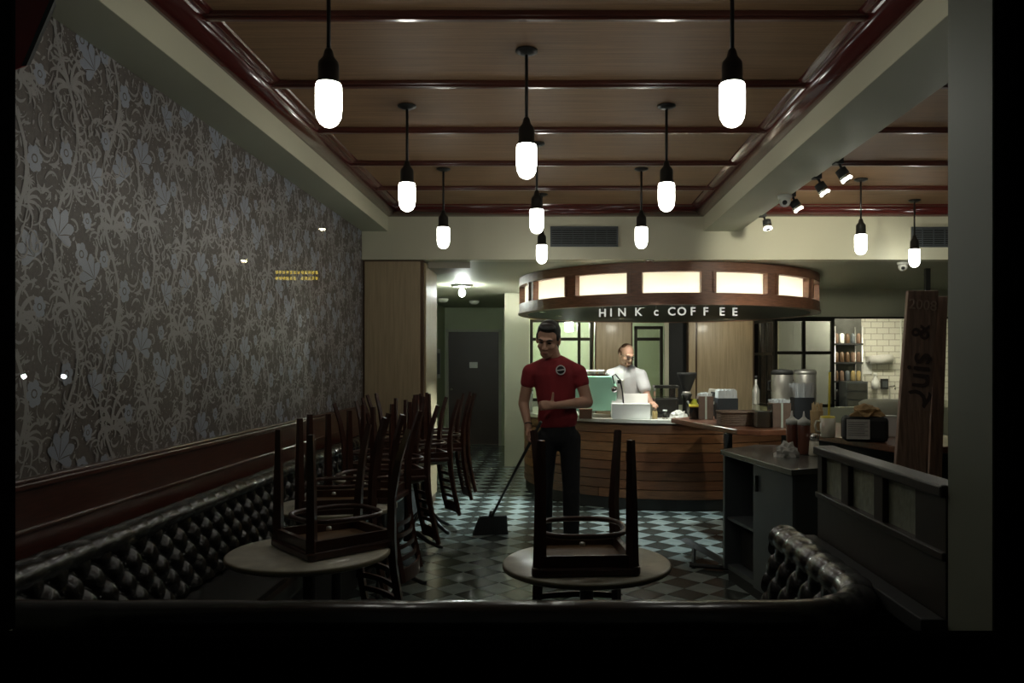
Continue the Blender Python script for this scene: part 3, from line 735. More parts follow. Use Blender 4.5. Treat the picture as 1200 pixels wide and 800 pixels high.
# plain shell behind
mb = MB(); vs = []
sub = list(range(0,len(rs),6))+[len(rs)-1]
for i in sub:
    p, n_ = rs[i][0], nr[i]
    for off, z in ((-.02,0),(.10,0),(.10,.48),(.06,.80),(-.02,.80)): q = p+n_*off; vs.append((q.x,q.y,z))
fs = [(i*5+k,(i+1)*5+k,(i+1)*5+(k+1)%5,i*5+(k+1)%5) for i in range(len(sub)-1) for k in range(5)]+[(0,1,2,3,4),tuple((len(sub)-1)*5+k for k in range(5))]
mb.add(vs, fs); loc0(mb,'shell','blackmat',ban)
for (x0,y0,x1,y1) in ((BX0+.12,2.72,-1.28,7.7),(BX0+.12,2.27,BX1-.11,2.70),(.50,2.72,BX1-.11,3.2)):
    loc0(MB().box((x0,y0,.34),(x1,y1,.46)),'seat','leather',ban,bev=.03)
    loc0(MB().box((x0+.02,y0+.02,0),(x1-.04,y1-.02,.34)),'seat_base','blackmat',ban)
# ledge at back of right booth top
tag(MB().box((.955,2.07,.79),(1.018,3.1,.835)).build('back_ledge','blackmat',bev=.004), 'narrow dark ledge between the right booth back and the glass partition', 'ledge')
# ================================================================== TABLES
def round_table():
    t = thing('round_table', None, 'table')
    MB().lathe([(0,.722),(.31,.722),(.318,.728),(.318,.742),(.312,.748),(0,.748)],n=56).build('tabletop','tabletop',t)
    MB().lathe([(.3185,.726),(.3205,.728),(.3205,.742),(.3185,.744)],n=56).build('edge_band','edge',t)
    MB().lathe([(.03,.10),(.026,.14),(.026,.70),(.10,.71),(.10,.722)],n=18).build('column','iron',t)
    for k in range(4):
        a = k*PI/2+.5; d = Vector((math.cos(a),math.sin(a),0))
        MB().tube([d*.01+Vector((0,0,.16)), d*.08+Vector((0,0,.15)), d*.18+Vector((0,0,.07)), d*.27+Vector((0,0,.022)), d*.30+Vector((0,0,.013))],[.022,.022,.018,.016,.013],8).build('foot','iron',t)
    return t
tabs = []
TB = [(.125,3.04,'round pale table in front, right of the other near table, one chair upturned on it'),
 (-.985,3.21,'round pale table nearest the left banquette corner, upturned chair on it'),
 (-1.16,4.25,'second round table along the left banquette, under upturned chairs'),
 (-1.16,5.35,'third round table along the left banquette'),
 (-1.16,6.30,'fourth round table along the left banquette'),
 (-1.16,7.15,'farthest round table along the left banquette, before the tan panel')]
t0_ = round_table()
for i, (x,y,lb) in enumerate(TB):
    o = t0_ if i == 0 else copy_tree(t0_)
    o.location = (x,y,0); o.rotation_euler = (0,0,i*.4); o['label'] = lb; o['group'] = 'round cafe tables'
# ================================================================== CHAIRS (upturned: seat top at z=0, legs up, back hanging on +Y side)
def chair():
    t = thing('dining_chair', None, 'chair')
    seat = [(-.185,-.19),(.185,-.19),(.195,-.17),(.165,.185),(.15,.195),(-.15,.195),(-.165,.185),(-.195,-.17)]
    MB().prism(seat,0,.032).build('seat','chair',t,bev=.008)
    MB().prism([(x*.80,y*.80) for x,y in seat],.032,.036).build('seat_underside','seat_tan',t)
    ap = MB()
    for (x0,y0,x1,y1) in ((-.17,-.175,.17,-.155),(-.15,.155,.15,.175)): ap.box((x0,y0,.022),(x1,y1,.072))
    for sx in (1,-1): ap.prism([(sx*.155,-.17),(sx*.177,-.17),(sx*.155,.17),(sx*.137,.17)],.022,.072)
    ap.build('seat_frame','chair',t)
    for sx in (1,-1):
        MB().tube([(sx*.165,-.165,.02),(sx*.163,-.165,.25),(sx*.160,-.165,.48)],[.024,.021,.015],4).build('leg','chair',t)
    for sx in (1,-1):   # rear leg + back post in one sweep
        pts = [(sx*.172,.250,.48),(sx*.158,.212,.35),(sx*.146,.188,.20),(sx*.152,.183,.03),(sx*.155,.190,-.08),(sx*.160,.208,-.20),(sx*.167,.232,-.32),(sx*.172,.255,-.42)]
        MB().tube(pts,[.015,.018,.021,.023,.021,.019,.018,.016],4).build('back_post','chair',t)
    def slat(z, hgt, y, x):
        n = 8; vs = []; 
        for k in range(n+1):
            q = -1+2*k/n; xx = x*q; yy = y+.028*(1-q*q)
            vs += [(xx,yy-.006,z-hgt/2),(xx,yy+.006,z-hgt/2),(xx,yy+.006,z+hgt/2),(xx,yy-.006,z+hgt/2)]
        fs = [(0,1,2,3),(n*4+3,n*4+2,n*4+1,n*4)]+[(i*4+k,(i+1)*4+k,(i+1)*4+(k+1)%4,i*4+(k+1)%4) for i in range(n) for k in range(4)]
        return MB().add(vs, fs)
    for z, y in ((-.12,.197),(-.18,.206),(-.24,.216),(-.30,.228)): slat(z,.022,y,.155).build('slat','chair',t)
    slat(-.385,.075,.245,.172).build('top_rail','chair',t)
    hp = []
    for k in range(32):
        a = 2*PI*k/32; c, s_ = math.cos(a), math.sin(a)
        hp.append((.158*math.copysign(abs(c)**.7,c), .012+.168*math.copysign(abs(s_)**.7,s_), .135))
    MB().tube(hp,.0105,8,close=True).build('bentwood_hoop','chair',t)
    MB().lathe([(.012,.072),(.010,.085),(0,.088)],(0,-.02,0),12).build('glide','steel',t)
    return t
ch0 = chair()
# (x, y, direction of the back (x,y), table height, label)
CH = [(.105,2.99,(-.06,1),'upturned brown wooden chair alone on the near right table, its back hanging behind'),
 (-.905,3.27,(.76,.65),'upturned brown chair on the near left table, turned corner-on to the window'),
 (-1.12,4.13,(1,.15),'upturned chair on the second banquette table, nearer the window'),
 (-1.04,4.45,(1,-.1),'upturned chair on the second banquette table, farther from the window'),
 (-1.05,5.22,(1,.45),'upturned ladder-back chair on the third banquette table, back hanging over the aisle'),
 (-1.22,5.55,(-1,.2),'upturned chair on the wall side of the third banquette table'),
 (-1.03,6.20,(1,.45),'upturned ladder-back chair on the fourth banquette table, aisle side'),
 (-1.25,6.45,(-1,.1),'upturned chair on the wall side of the fourth banquette table'),
 (-1.00,6.93,(1,.3),'upturned chair on the farthest banquette table, aisle side'),
 (-1.38,7.12,(-1,0),'upturned chair on the wall side of the farthest banquette table')]
for i, (x,y,d,lb) in enumerate(CH):
    o = ch0 if i == 0 else copy_tree(ch0)
    o.location = (x,y,.7485); o.rotation_euler = (0,0,math.atan2(-d[0],d[1])); o['label'] = lb; o['group'] = 'chairs upturned on the cafe tables'
# two upright-standing inverted stacks showing curved posts near the hall
for i, (x,y,rz,lb) in enumerate([(-.98,7.62,-1.35,'upturned chair at the end of the row, curved rear legs against the dark door')]):
    o = copy_tree(ch0); o.location = (-1.0,7.38,.7485); o.rotation_euler = (0.0,0,rz); o['label'] = lb; o['group'] = 'chairs upturned on the cafe tables'
# ================================================================== PEOPLE
def frustum(mb, a, b, ra, rb, fl=(1,1), axis=None, n=14):
    """closed tapered limb with rounded ends; fl = (across axis, along the other) flattening"""
    a = Vector(a); b = Vector(b); t = (b-a).normalized()
    ax = Vector(axis) if axis else (Vector((1,0,0)) if abs(t.x) < .85 else Vector((0,0,1)))
    u = (ax-t*ax.dot(t)).normalized(); v = t.cross(u); rings = []
    for k in range(4): q = PI/2*(1-k/4.0); rings.append((a-t*math.sin(q)*ra*.9, ra*math.cos(q) if k else .0005))
    rings.append((a, ra)); rings.append(((a+b)/2, (ra+rb)/2)); rings.append((b, rb))
    for k in range(1,5): q = PI/2*k/4; rings.append((b+t*math.sin(q)*rb*.9, max(.0005, rb*math.cos(q))))
    vs = []; 
    for c, r in rings: vs += [c+u*(math.cos(2*PI*k/n)*r*fl[0])+v*(math.sin(2*PI*k/n)*r*fl[1]) for k in range(n)]
    fs = [(i*n+k,i*n+(k+1)%n,(i+1)*n+(k+1)%n,(i+1)*n+k) for i in range(len(rings)-1) for k in range(n)]
    fs += [tuple(range(n))[::-1], tuple((len(rings)-1)*n+k for k in range(n))]
    mb.smooth = True; mb.add(vs, fs)
def soft(mb, name, m, parent=None, vox=.007, it=5, f=.5):
    o = mb.build(name, m, parent)
    r = o.modifiers.new('skin', 'REMESH'); r.mode = 'VOXEL'; r.voxel_size = vox; r.use_smooth_shade = True
    s_ = o.modifiers.new('smooth', 'SMOOTH'); s_.factor = f; s_.iterations = it
    me = bpy.data.meshes.new_from_object(o.evaluated_get(bpy.context.evaluated_depsgraph_get()))
    o.modifiers.clear(); o.data = me; me.name = name
    for p in me.polygons: p.use_smooth = True
    return o
def head_into(mb, H, k=1.0, beard=False):
    def E(c, r): mb.ell(H @ Vector([q*k for q in c]), tuple(q*k for q in r), 20, 14, H)
    E((0,.015,.025),(.076,.096,.095)); E((0,-.02,-.035),(.062,.072,.075)); E((0,-.045,-.085),(.042,.045,.032)); E((0,-.068,-.100),(.020,.020,.018))
    E((0,-.078,.026),(.052,.020,.012)); E((.040,-.055,-.030),(.022,.028,.020)); E((-.040,-.055,-.030),(.022,.028,.020))
    frustum(mb, H@Vector((0,-.088*k,.012*k)), H@Vector((0,-.112*k,-.030*k)), .009*k, .014*k); E((.012,-.098,-.033),(.009,.012,.008)); E((-.012,-.098,-.033),(.009,.012,.008))
    E((0,-.088,-.062),(.024,.012,.007)); E((0,-.086,-.072),(.020,.012,.007))
    for sx in (1,-1): E((sx*.078,.012,-.008),(.010,.020,.032)); E((sx*.078,.008,-.030),(.008,.010,.012))
def face_bits(H, k, par, brow='hair', glasses=False, beard=None):
    for sx in (1,-1):
        MB().ell(H@Vector((sx*.030*k,-.083*k,.004*k)),(.014*k,.008*k,.006*k),12,8,H).build('eye','eye',par)
        MB().tube([H@Vector((sx*.014*k,-.096*k,.026*k)),H@Vector((sx*.032*k,-.094*k,.032*k)),H@Vector((sx*.052*k,-.078*k,.024*k))],[.004*k,.005*k,.003*k],6).build('eyebrow',brow,par)
    MB().tube([H@Vector((-.022*k,-.094*k,-.067*k)),H@Vector((0,-.102*k,-.066*k)),H@Vector((.022*k,-.094*k,-.067*k))],[.003*k,.0055*k,.003*k],6).build('lips','lip',par)
    if glasses:
        for sx in (1,-1):
            MB().tube([H@Vector((sx*.031*k+.021*k*math.cos(2*PI*q/16),-.108*k,.004*k+.016*k*math.sin(2*PI*q/16))) for q in range(16)],.0022,6,close=True).build('glasses_rim','black',par)
        MB().tube([H@Vector((-.01*k,-.110*k,.006*k)),H@Vector((.01*k,-.110*k,.006*k))],.002,6).tube([H@Vector((.052*k,-.106*k,.008*k)),H@Vector((.082*k,.01*k,.005*k))],.002,6).tube([H@Vector((-.052*k,-.106*k,.008*k)),H@Vector((-.082*k,.01*k,.005*k))],.002,6).build('glasses_bridge','black',par)
def hand(mb, wrist, palm_dir, palm_n, thumb_side, L=.19, curl=.5, spread=.12, thumb_up=None):
    """wrist point, direction wrist->knuckles, palm normal (toward which fingers curl), side of the thumb"""
    d = Vector(palm_dir).normalized(); n = Vector(palm_n); n = (n-d*n.dot(d)).normalized(); s_ = Vector(thumb_side); s_ = (s_-d*s_.dot(d)-n*s_.dot(n)).normalized()
    w0 = Vector(wrist); pl = L*.50; kn = w0+d*pl
    frustum(mb, w0, w0+d*.03, .024, .026, (1,.8), s_)
    frustum(mb, w0+d*.025, kn-d*.012, .033, .040, (1,.38), s_)
    for i, (o, ln, r) in enumerate(((.030,.42,.0088),(.010,.47,.0092),(-.010,.43,.0088),(-.029,.34,.0078))):
        p = kn+s_*o-d*.012; a = 0; q = p; ff = (.45,.32,.25)
        for j in range(3):
            a += curl*(.6 if j == 0 else .9)
            dd = (d*math.cos(a)+n*math.sin(a)+s_*(o*spread*6 if j == 0 else 0)).normalized(); e = q+dd*L*ln*ff[j]
            frustum(mb, q, e, r*(1-.08*j), r*(.94-.1*j), n=10); q = e
    q = w0+d*pl*.28+s_*.030+n*.006
    td = Vector(thumb_up).normalized() if thumb_up else (d*.75+s_*.65+n*.25).normalized()
    e = q+td*.038; frustum(mb, w0+d*.025+s_*.012, q, .014, .0135, n=10); frustum(mb, q, e, .0125, .011, n=10)
    td2 = (td+(d*.3+n*.15 if not thumb_up else Vector((0,0,.1)))).normalized(); frustum(mb, e, e+td2*.030, .0108, .0088, n=10)
# ---- man in the red shirt
Y = 6.22
def Q(px, py, dy=0): p = at(px, py, Y); return Vector((p.x, Y+dy, p.z))
man = MB()
Hc = Vector((-.045, Y-.085, 1.685)); H = Matrix.Translation(Hc) @ Matrix.Rotation(math.radians(-14),4,'Z') @ Matrix.Rotation(math.radians(21),4,'X') @ Matrix.Rotation(math.radians(6),4,'Y')
kh = 1.11
head_into(man, H, kh)
neck = Vector((.012, Y, 1.50)); frustum(man, neck, H@Vector((0,.03,-.05)), .064, .058)
shL, shR = Vector((-.185,Y+.0,1.435)), Vector((.195,Y-.0,1.43))
frustum(man, (.005,Y,1.44), (.03,Y+.01,1.12), .145, .120, (1.05,.72)); frustum(man, (.03,Y+.01,1.10), (.035,Y+.01,.98), .110, .115, (1,.75))
frustum(man, shL, (.0,Y,1.46), .050,.05); frustum(man, shR, (.0,Y,1.46), .050,.05)
elL, elR = Vector((-.238,Y+.03,1.19)), Vector((.262,Y-.02,1.20))
wrL, wrR = Vector((-.195,Y-.10,1.005)), Vector((.015,Y-.215,1.185))
frustum(man, shL, elL, .050, .042); frustum(man, elL, wrL, .043, .026)
frustum(man, shR, elR, .050, .046); frustum(man, elR+Vector((-.01,0,0)), wrR, .046, .028)
frustum(man, elR, elR+(wrR-elR)*.4, .046, .043)
hand(man, wrL, (.12,-.35,-.9), (.75,-.55,-.1), (.3,-.9,.1), .185, .75)
hand(man, wrR, (-1,-.18,.03), (0,.9,-.25), (0,-.1,1), .185, .85, thumb_up=(.12,-.1,1))
for sx, x0, x1, dy in ((-1,-.055,-.075,.10),(1,.125,.135,-.06)):
    frustum(man, (x0,Y+.01,.93), (x1,Y+dy*.3-.02,.50), .070, .050); frustum(man, (x1,Y+dy*.3-.02,.50), (x1,Y+dy,.09), .056, .040)
    frustum(man, (x1,Y+dy+.02,.05), (x1+sx*.02,Y+dy-.14,.035), .034, .030)
mo = soft(man, 'person', 'skin', None, .0065, 3)
tag(mo, 'man in a brick-red T-shirt looking down, thumb raised at his belly, holding a broom', 'person')
face_bits(H, kh, mo)
hr = MB()
def EH(mb, Hm, k, c, r): mb.ell(Hm @ Vector([q*k for q in c]), tuple(q*k for q in r), 22, 14, Hm)
EH(hr,H,kh,(0,.030,.048),(.082,.094,.086)); EH(hr,H,kh,(0,-.030,.098),(.060,.055,.030)); EH(hr,H,kh,(0,.06,.0),(.078,.062,.075))
EH(hr,H,kh,(.072,.0,.025),(.012,.03,.03)); EH(hr,H,kh,(-.072,.0,.025),(.012,.03,.03))
soft(hr,'hair','hair',mo,.006,3)
sh = MB()
sh.ell(shL,(.062,.064,.064)); sh.ell(shR,(.063,.064,.064)); frustum(sh,(-.05,Y,1.495),(-.165,Y,1.445),.062,.060); frustum(sh,(.065,Y,1.495),(.175,Y,1.44),.062,.060)
frustum(sh, (.005,Y,1.425), (.025,Y+.01,1.15), .166, .142, (1.02,.76)); frustum(sh, (.025,Y+.01,1.18), (.03,Y+.01,1.075), .142, .156, (1.02,.76))
frustum(sh, (-.17,Y,1.43), (-.02,Y,1.475), .066,.070,(1,1)); frustum(sh, (.18,Y,1.425), (.03,Y,1.475), .067,.070); frustum(sh, (.01,Y+.005,1.49), (.008,Y-.005,1.51), .078, .070)
frustum(sh, shL, shL+(elL-shL)*.33, .063, .060); frustum(sh, shR, shR+(elR-shR)*.33, .063, .060)
for (x0,z0,x1,z1,r) in ((-.06,1.09,.04,1.20,.016),(.06,1.09,.13,1.22,.016),(-.05,1.20,.06,1.29,.014)):
    frustum(sh, (x0,Y-.088,z0), (x1,Y-.094,z1), r, r*.6)
soft(sh,'t_shirt','red',mo,.008,3)
# collar ring
MB().tube([Vector((.008+.072*math.cos(2*PI*k/24), Y-.012+.066*math.sin(2*PI*k/24), 1.535+.018*math.sin(2*PI*k/24))) for k in range(24)],.007,8,close=True).build('collar','red',mo)
jn = MB()
frustum(jn, (.03,Y+.01,1.06), (.035,Y+.01,.94), .132, .138, (1.02,.76))
for sx, x0, x1, dy in ((-1,-.055,-.075,.10),(1,.125,.135,-.06)):
    frustum(jn, (x0,Y+.01,.92), (x1,Y+dy*.3-.02,.50), .088, .066); frustum(jn, (x1,Y+dy*.3-.02,.50), (x1,Y+dy,.10), .070, .060)
soft(jn,'jeans','jean',mo,.009,3)
for sx, x1, dy in ((-1,-.075,.10),(1,.135,-.06)):
    b = MB(); frustum(b, (x1,Y+dy+.03,.052), (x1+sx*.025,Y+dy-.17,.040), .046, .038, (1,.9)); b.box((x1-.04,Y+dy-.2,.0),(x1+.045,Y+dy+.07,.02)); soft(b,'shoe','shoe',mo,.008,2)
# round chest badge
bc = Vector((.053, Y-.138, 1.452)); bd = Matrix.Translation(bc) @ Matrix.Rotation(math.radians(-8),4,'Z') @ Matrix.Rotation(PI/2+.06,4,'X')
eb = MB().tube([bd@Vector((.034*math.cos(q*PI/12),.034*math.sin(q*PI/12),.005)) for q in range(24)],.0045,6,close=True).build('shirt_badge_ring','white',mo)
MB().box((-.034,-.0045,-.0),(.034,.0045,.010),bd @ Matrix.Rotation(.12,4,'Z')).build('shirt_badge_bar','white',mo)
MB().lathe([(0,0),(.029,0),(.029,.005),(0,.005)],(0,0,0),20,bd).build('shirt_badge_ground','iron',mo)
MB().tube([wrL+Vector((.024*math.cos(q*PI/8),.026*math.sin(q*PI/8),.035-.01*math.sin(q*PI/8))) for q in range(16)],.005,6,close=True).build('wristband','black',mo)
# ---- broom
br_ = thing('broom', 'dark push broom trailing on the checkered floor from the red-shirted man\'s hand', 'broom', (-.55,7.05,0))
hp_ = Vector((-.165,Y-.165,.93)); hb = Vector((-.545,7.02,.16))
loc0(MB().tube([hp_+(hp_-hb)*.18, hb],.0125,10),'broom_handle','handle',br_)
bb = MB(); W = .15
d_ = Vector((.98,.18,0)).normalized(); n_ = Vector((-.18,.98,0)).normalized(); c0 = Vector((-.55,7.03,0))
def bq(a,b,z): return c0+d_*a+n_*b+Vector((0,0,z))
vs = [bq(-.105,-.02,.155),bq(.135,-.02,.155),bq(.135,.03,.155),bq(-.105,.03,.155),bq(-.165,-.05,.0),bq(.14,-.05,.0),bq(.14,.05,.0),bq(-.165,.05,.0)]
loc0(MB().add(vs,[(0,1,2,3),(4,7,6,5),(0,4,5,1),(1,5,6,2),(2,6,7,3),(3,7,4,0)]),'broom_head','bristle',br_)
bs = MB()
for k in range(60):
    a = -.16+.30*k/59; bs.tube([bq(a*.8+.01,-.03,.13),bq(a,-.058+random.uniform(-.004,.004),.002)],.003,4)
o = loc0(bs,'bristles','bristle',br_); o['kind'] = 'stuff'
loc0(MB().tube([bq(0,.005,.15),bq(0,.005,.20)],[.03,.016],10),'socket','black',br_)
# ---- barista
YB2 = 8.86; k2 = 1.0
bm_ = MB(); H2 = Matrix.Translation((.800,YB2-.10,1.600)) @ Matrix.Rotation(math.radians(28),4,'Z') @ Matrix.Rotation(math.radians(26),4,'X')
head_into(bm_, H2, k2)
frustum(bm_, (.80,YB2,1.44), H2@Vector((0,.03,-.05)), .058, .054)
sL, sR = Vector((.640,YB2,1.385)), Vector((.965,YB2-.02,1.375))
frustum(bm_, (.80,YB2,1.36), (.83,YB2+.06,1.05), .13, .115, (1.05,.72)); frustum(bm_, (.83,YB2+.06,1.03), (.83,YB2+.08,.90), .12, .14, (1,.75))
frustum(bm_, sL, (.80,YB2,1.42), .058,.055); frustum(bm_, sR, (.80,YB2,1.42), .058,.055)
eL, eR = Vector((.585,YB2-.02,1.13)), Vector((1.03,YB2-.10,1.14)); wL, wR = Vector((.68,YB2-.22,1.05)), Vector((1.045,YB2-.32,1.085))
frustum(bm_, sL, eL, .050,.038); frustum(bm_, eL, wL, .038,.025); frustum(bm_, sR, eR, .050,.040); frustum(bm_, eR, wR, .040,.026)
hand(bm_, wL, (.8,-.6,-.1), (0,-.2,-1), (.5,-.8,.2), .18, .5); hand(bm_, wR, (.25,-.95,-.1), (0,0,-1), (-1,-.2,0), .18, .45)
for sx in (-1,1):
    frustum(bm_, (.83+sx*.09,YB2+.08,.88), (.83+sx*.10,YB2+.05,.48), .085,.055); frustum(bm_, (.83+sx*.10,YB2+.05,.48), (.83+sx*.10,YB2+.09,.08), .055,.04); frustum(bm_, (.83+sx*.10,YB2+.09,.045),(.83+sx*.11,YB2-.06,.035),.034,.03)
bo = soft(bm_, 'person', 'skin2', None, .0075, 3)
tag(bo, 'balding man with glasses and beard in a white T-shirt working behind the bar counter', 'person')
face_bits(H2, k2, bo, 'hair2', True)
b2 = MB(); EH(b2,H2,k2,(0,.048,.012),(.079,.066,.072)); EH(b2,H2,k2,(.073,.01,.01),(.010,.028,.032)); EH(b2,H2,k2,(-.073,.01,.01),(.010,.028,.032)); EH(b2,H2,k2,(0,.02,.062),(.066,.07,.058)); soft(b2,'hair','hair2',bo,.006,3)
b3 = MB(); EH(b3,H2,k2,(0,-.060,-.098),(.034,.032,.026)); EH(b3,H2,k2,(0,-.096,-.056),(.026,.009,.006)); EH(b3,H2,k2,(.030,-.070,-.080),(.009,.014,.024)); EH(b3,H2,k2,(-.030,-.070,-.080),(.009,.014,.024)); soft(b3,'beard','hair2',bo,.005,2)
t3 = MB()
frustum(t3, (.80,YB2,1.37), (.825,YB2+.05,1.10), .150, .132, (1.04,.76)); frustum(t3, (.825,YB2+.05,1.10), (.83,YB2+.07,.95), .134, .148, (1.02,.76))
frustum(t3, (.655,YB2,1.38), (.77,YB2,1.43), .068,.062); frustum(t3, (.95,YB2-.02,1.37), (.83,YB2,1.43), .068,.062); frustum(t3, (.80,YB2+.01,1.40), (.80,YB2+.01,1.425), .068,.062)
frustum(t3, sL, sL+(eL-sL)*.6, .068,.064); frustum(t3, sR, sR+(eR-sR)*.62, .070,.070)
soft(t3,'t_shirt','tee',bo,.008,3)
j3 = MB(); frustum(j3, (.83,YB2+.07,.96), (.83,YB2+.08,.88), .140,.148,(1,.76))
for sx in (-1,1): frustum(j3, (.83+sx*.09,YB2+.08,.88), (.83+sx*.10,YB2+.05,.48), .098,.068); frustum(j3, (.83+sx*.10,YB2+.05,.48), (.83+sx*.10,YB2+.09,.09), .068,.058)
soft(j3,'trousers','jean',bo,.01,3)
# ================================================================== THINGS ON THE BAR COUNTER
ZT = .93
def rbox(w_, d_2, h_, z=0): return MB().box((-w_/2,-d_2/2,z),(w_/2,d_2/2,z+h_))
# espresso machine
em = thing('espresso_machine', 'mint green espresso machine on the bar counter between the two men', 'machine', (.36,8.62,ZT), -.10)
mb = MB(); pr = [(-.33,.07),(.31,.07),(.33,.30),(.27,.44),(-.26,.44),(-.33,.30)]
mb.add([(x,-.19,z) for x,z in pr]+[(x,.19,z) for x,z in pr],[tuple(range(6)),tuple(range(6,12))]+[(i,(i+1)%6,6+(i+1)%6,6+i) for i in range(6)]); mb.build('body','mint',em,bev=.012)
for x in (-.27,.27):
    for y in (-.13,.13): MB().tube([(x,y,0),(x,y,.075)],.014,8).build('foot','chrome',em)
MB().box((-.25,-.15,.44),(.24,.15,.455)).build('cup_tray','chrome',em,bev=.003)
MB().tube([(-.24,-.16,.49),(.22,-.16,.49)],.006,8).tube([(-.24,-.16,.45),(-.24,-.16,.49)],.005,6).tube([(.22,-.16,.45),(.22,-.16,.49)],.005,6).build('tray_rail','steel',em)
MB().box((.325,-.18,.10),(.40,.18,.40)).build('side_panel','plastic_w',em,bev=.01)
MB().ell((.30,-.215,.30),(.035,.018,.035)).build('gauge','chrome',em)
MB().tube([(.30,-.22,.36),(.28,-.24,.44),(.31,-.24,.46),(.36,-.24,.40),(.385,-.23,.28),(.40,-.22,.10)],.008,8).build('steam_hose','blackmat',em)
MB().box((.33,-.20,.36),(.37,-.182,.40)).build('switch','blackmat',em)
for k in range(5):
    o = MB().lathe([(0,0),(.028,0),(.036,.05),(.033,.05),(.026,.006),(0,.006)],n=16).build('coffee_cup','plastic_w',loc=(.17+.085*k,8.60+.03*(k%2),ZT+.456)); tag(o,'small white cup, %s from the left on the mint espresso machine' % ('first','second','third','fourth','fifth')[k],'cup','cups on the espresso machine')
# pastry box
pb = thing('pastry_box', 'large white card box with its lid standing open on the counter front', 'box', (.80,8.33,ZT), -.02)
rbox(.395,.26,.15).build('box_body','white',pb,bev=.004)
MB().box((-.19,-.004,0),(.19,.004,.115),Matrix.Translation((.0,.06,.145))@Matrix.Rotation(-.35,4,'X')).build('box_lid','white',pb)
MB().box((-.197,-.135,.148),(.197,.03,.155)).build('box_flap','white',pb)
wbx = thing('wooden_box', 'small dark wooden box on the counter left of the white pastry box', 'box', (.33,8.28,ZT)); rbox(.13,.12,.09).build('box_body','board4',wbx,bev=.004); rbox(.138,.128,.012,.09).build('box_lid','board3',wbx)
def jar(name,label,cat,x,y,z,r,h_,m,lid='steel',group=None):
    t = thing(name,label,cat,(x,y,z),0,group); MB().lathe([(0,0),(r*.95,0),(r,.006),(r,h_*.8),(r*.8,h_*.86),(r*.8,h_*.9),(0,h_*.9)],n=20).build('glass_body',m,t)
    MB().lathe([(r*.84,h_*.86),(r*.84,h_),(0,h_)],n=20).build('lid',lid,t); return t
p = at(768,491,8.15); jar('jar','small amber jar just right of the pastry box','jar',1.04,8.2,ZT,.028,.10,'amber','tan_d')
jar('jar','small clear jar with white lid right of the amber jar','jar',1.145,8.2,ZT,.028,.095,'clear','plastic_w')
def crumple(name,label,cat,x,y,z,sx,sy,sz,m,seed):
    R = random.Random(seed); bm = bmesh.new(); bmesh.ops.create_icosphere(bm, subdivisions=3, radius=1)
    from mathutils import noise
    for v in bm.verts:
        n1 = noise.noise(v.co*2.3+Vector((seed,0,0)))*.55+noise.noise(v.co*6+Vector((0,seed,0)))*.3
        v.co = v.co*(1+n1); v.co.x *= sx; v.co.y *= sy; v.co.z = max(-.0, (v.co.z*.9+.25))*sz
    me = bpy.data.meshes.new(name); bm.to_mesh(me); bm.free(); me.materials.append(M[m]); o = bpy.data.objects.new(name, me); C.objects.link(o); o.location = (x,y,z); return tag(o,label,cat)
crumple('paper_napkin','crumpled white napkins on the counter by the dark grinder','napkin',1.285,8.2,ZT,.085,.06,.075,'ppr',3)
# black machine behind: grinder bodies
gm = thing('coffee_brewer','dark brewer with clear sides behind the pastry box','machine',(1.20,8.55,ZT),0)
rbox(.26,.24,.04).build('base','blackmat',gm); rbox(.25,.22,.16,.04).build('tank','black',gm,bev=.01); rbox(.24,.20,.10,.21).build('clear_lid','clear',gm,bev=.01); rbox(.26,.22,.03,.31).build('top_cover','black',gm,bev=.008)
gr = thing('coffee_grinder','black coffee grinder with a funnel hopper on the bar','grinder',(1.44,8.62,ZT),0)
MB().lathe([(0,0),(.075,0),(.08,.02),(.05,.04),(.045,.20),(.06,.24),(0,.24)],n=20).build('body','black',gr)
MB().lathe([(.03,.26),(.045,.29),(.10,.44),(.105,.45),(.105,.475),(0,.475)],n=24).build('hopper','blackmat',gr)
MB().lathe([(.045,.235),(.045,.265),(.03,.27)],n=18).build('neck','steel',gr); MB().tube([(0,-.05,.16),(0,-.12,.15)],.012,8).build('dosing_lever','steel',gr)
# left end of counter: white container
wc = thing('paper_cup_tub','white round tub with lid at the left end of the counter','tub',(-.31,9.45,ZT),0)
MB().lathe([(0,0),(.055,0),(.062,.22),(0,.22)],n=24).build('tub_body','plastic_w',wc); MB().lathe([(.066,.215),(.066,.24),(0,.245)],n=24).build('lid','white',wc)
# urns on the right part of the counter
for i,(x,y,hh_,r,lb) in enumerate([(2.50,8.72,.50,.115,'tall steel coffee urn with black lid on the right of the bar'),(2.83,8.98,.50,.125,'wide steel stock pot beside the coffee urn')]):
    t = thing('coffee_urn' if i == 0 else 'stock_pot', lb, 'urn' if i == 0 else 'pot', (x,y,ZT))
    MB().lathe([(0,0),(r,0),(r,hh_-.05),(r*.98,hh_-.04),(0,hh_-.04)],n=32).build('body','steel',t)
    MB().lathe([(r*1.04,hh_-.05),(r*1.04,hh_-.02),(r*.9,hh_),(0,hh_+.01)],n=32).build('lid','blackmat' if i == 0 else 'steel',t)
    MB().tube([(-r,0,hh_*.55),(-r-.035,0,hh_*.57),(-r-.035,0,hh_*.75),(-r,0,hh_*.77)],.008,8).build('handle','blackmat',t)
    if i == 0: MB().tube([(0,-r,.08),(0,-r-.05,.08),(0,-r-.05,.05)],.009,8).build('tap','chrome',t)
bt_ = thing('syrup_bottle','dark bottle standing left of the steel coffee urn','bottle',(2.22,8.75,ZT)); MB().lathe([(0,0),(.04,0),(.04,.27),(.015,.35),(.015,.42),(0,.42)],n=18).build('glass_body','steel',bt_); MB().lathe([(.017,.40),(.017,.44),(0,.44)],n=14).build('cap','blackmat',bt_)
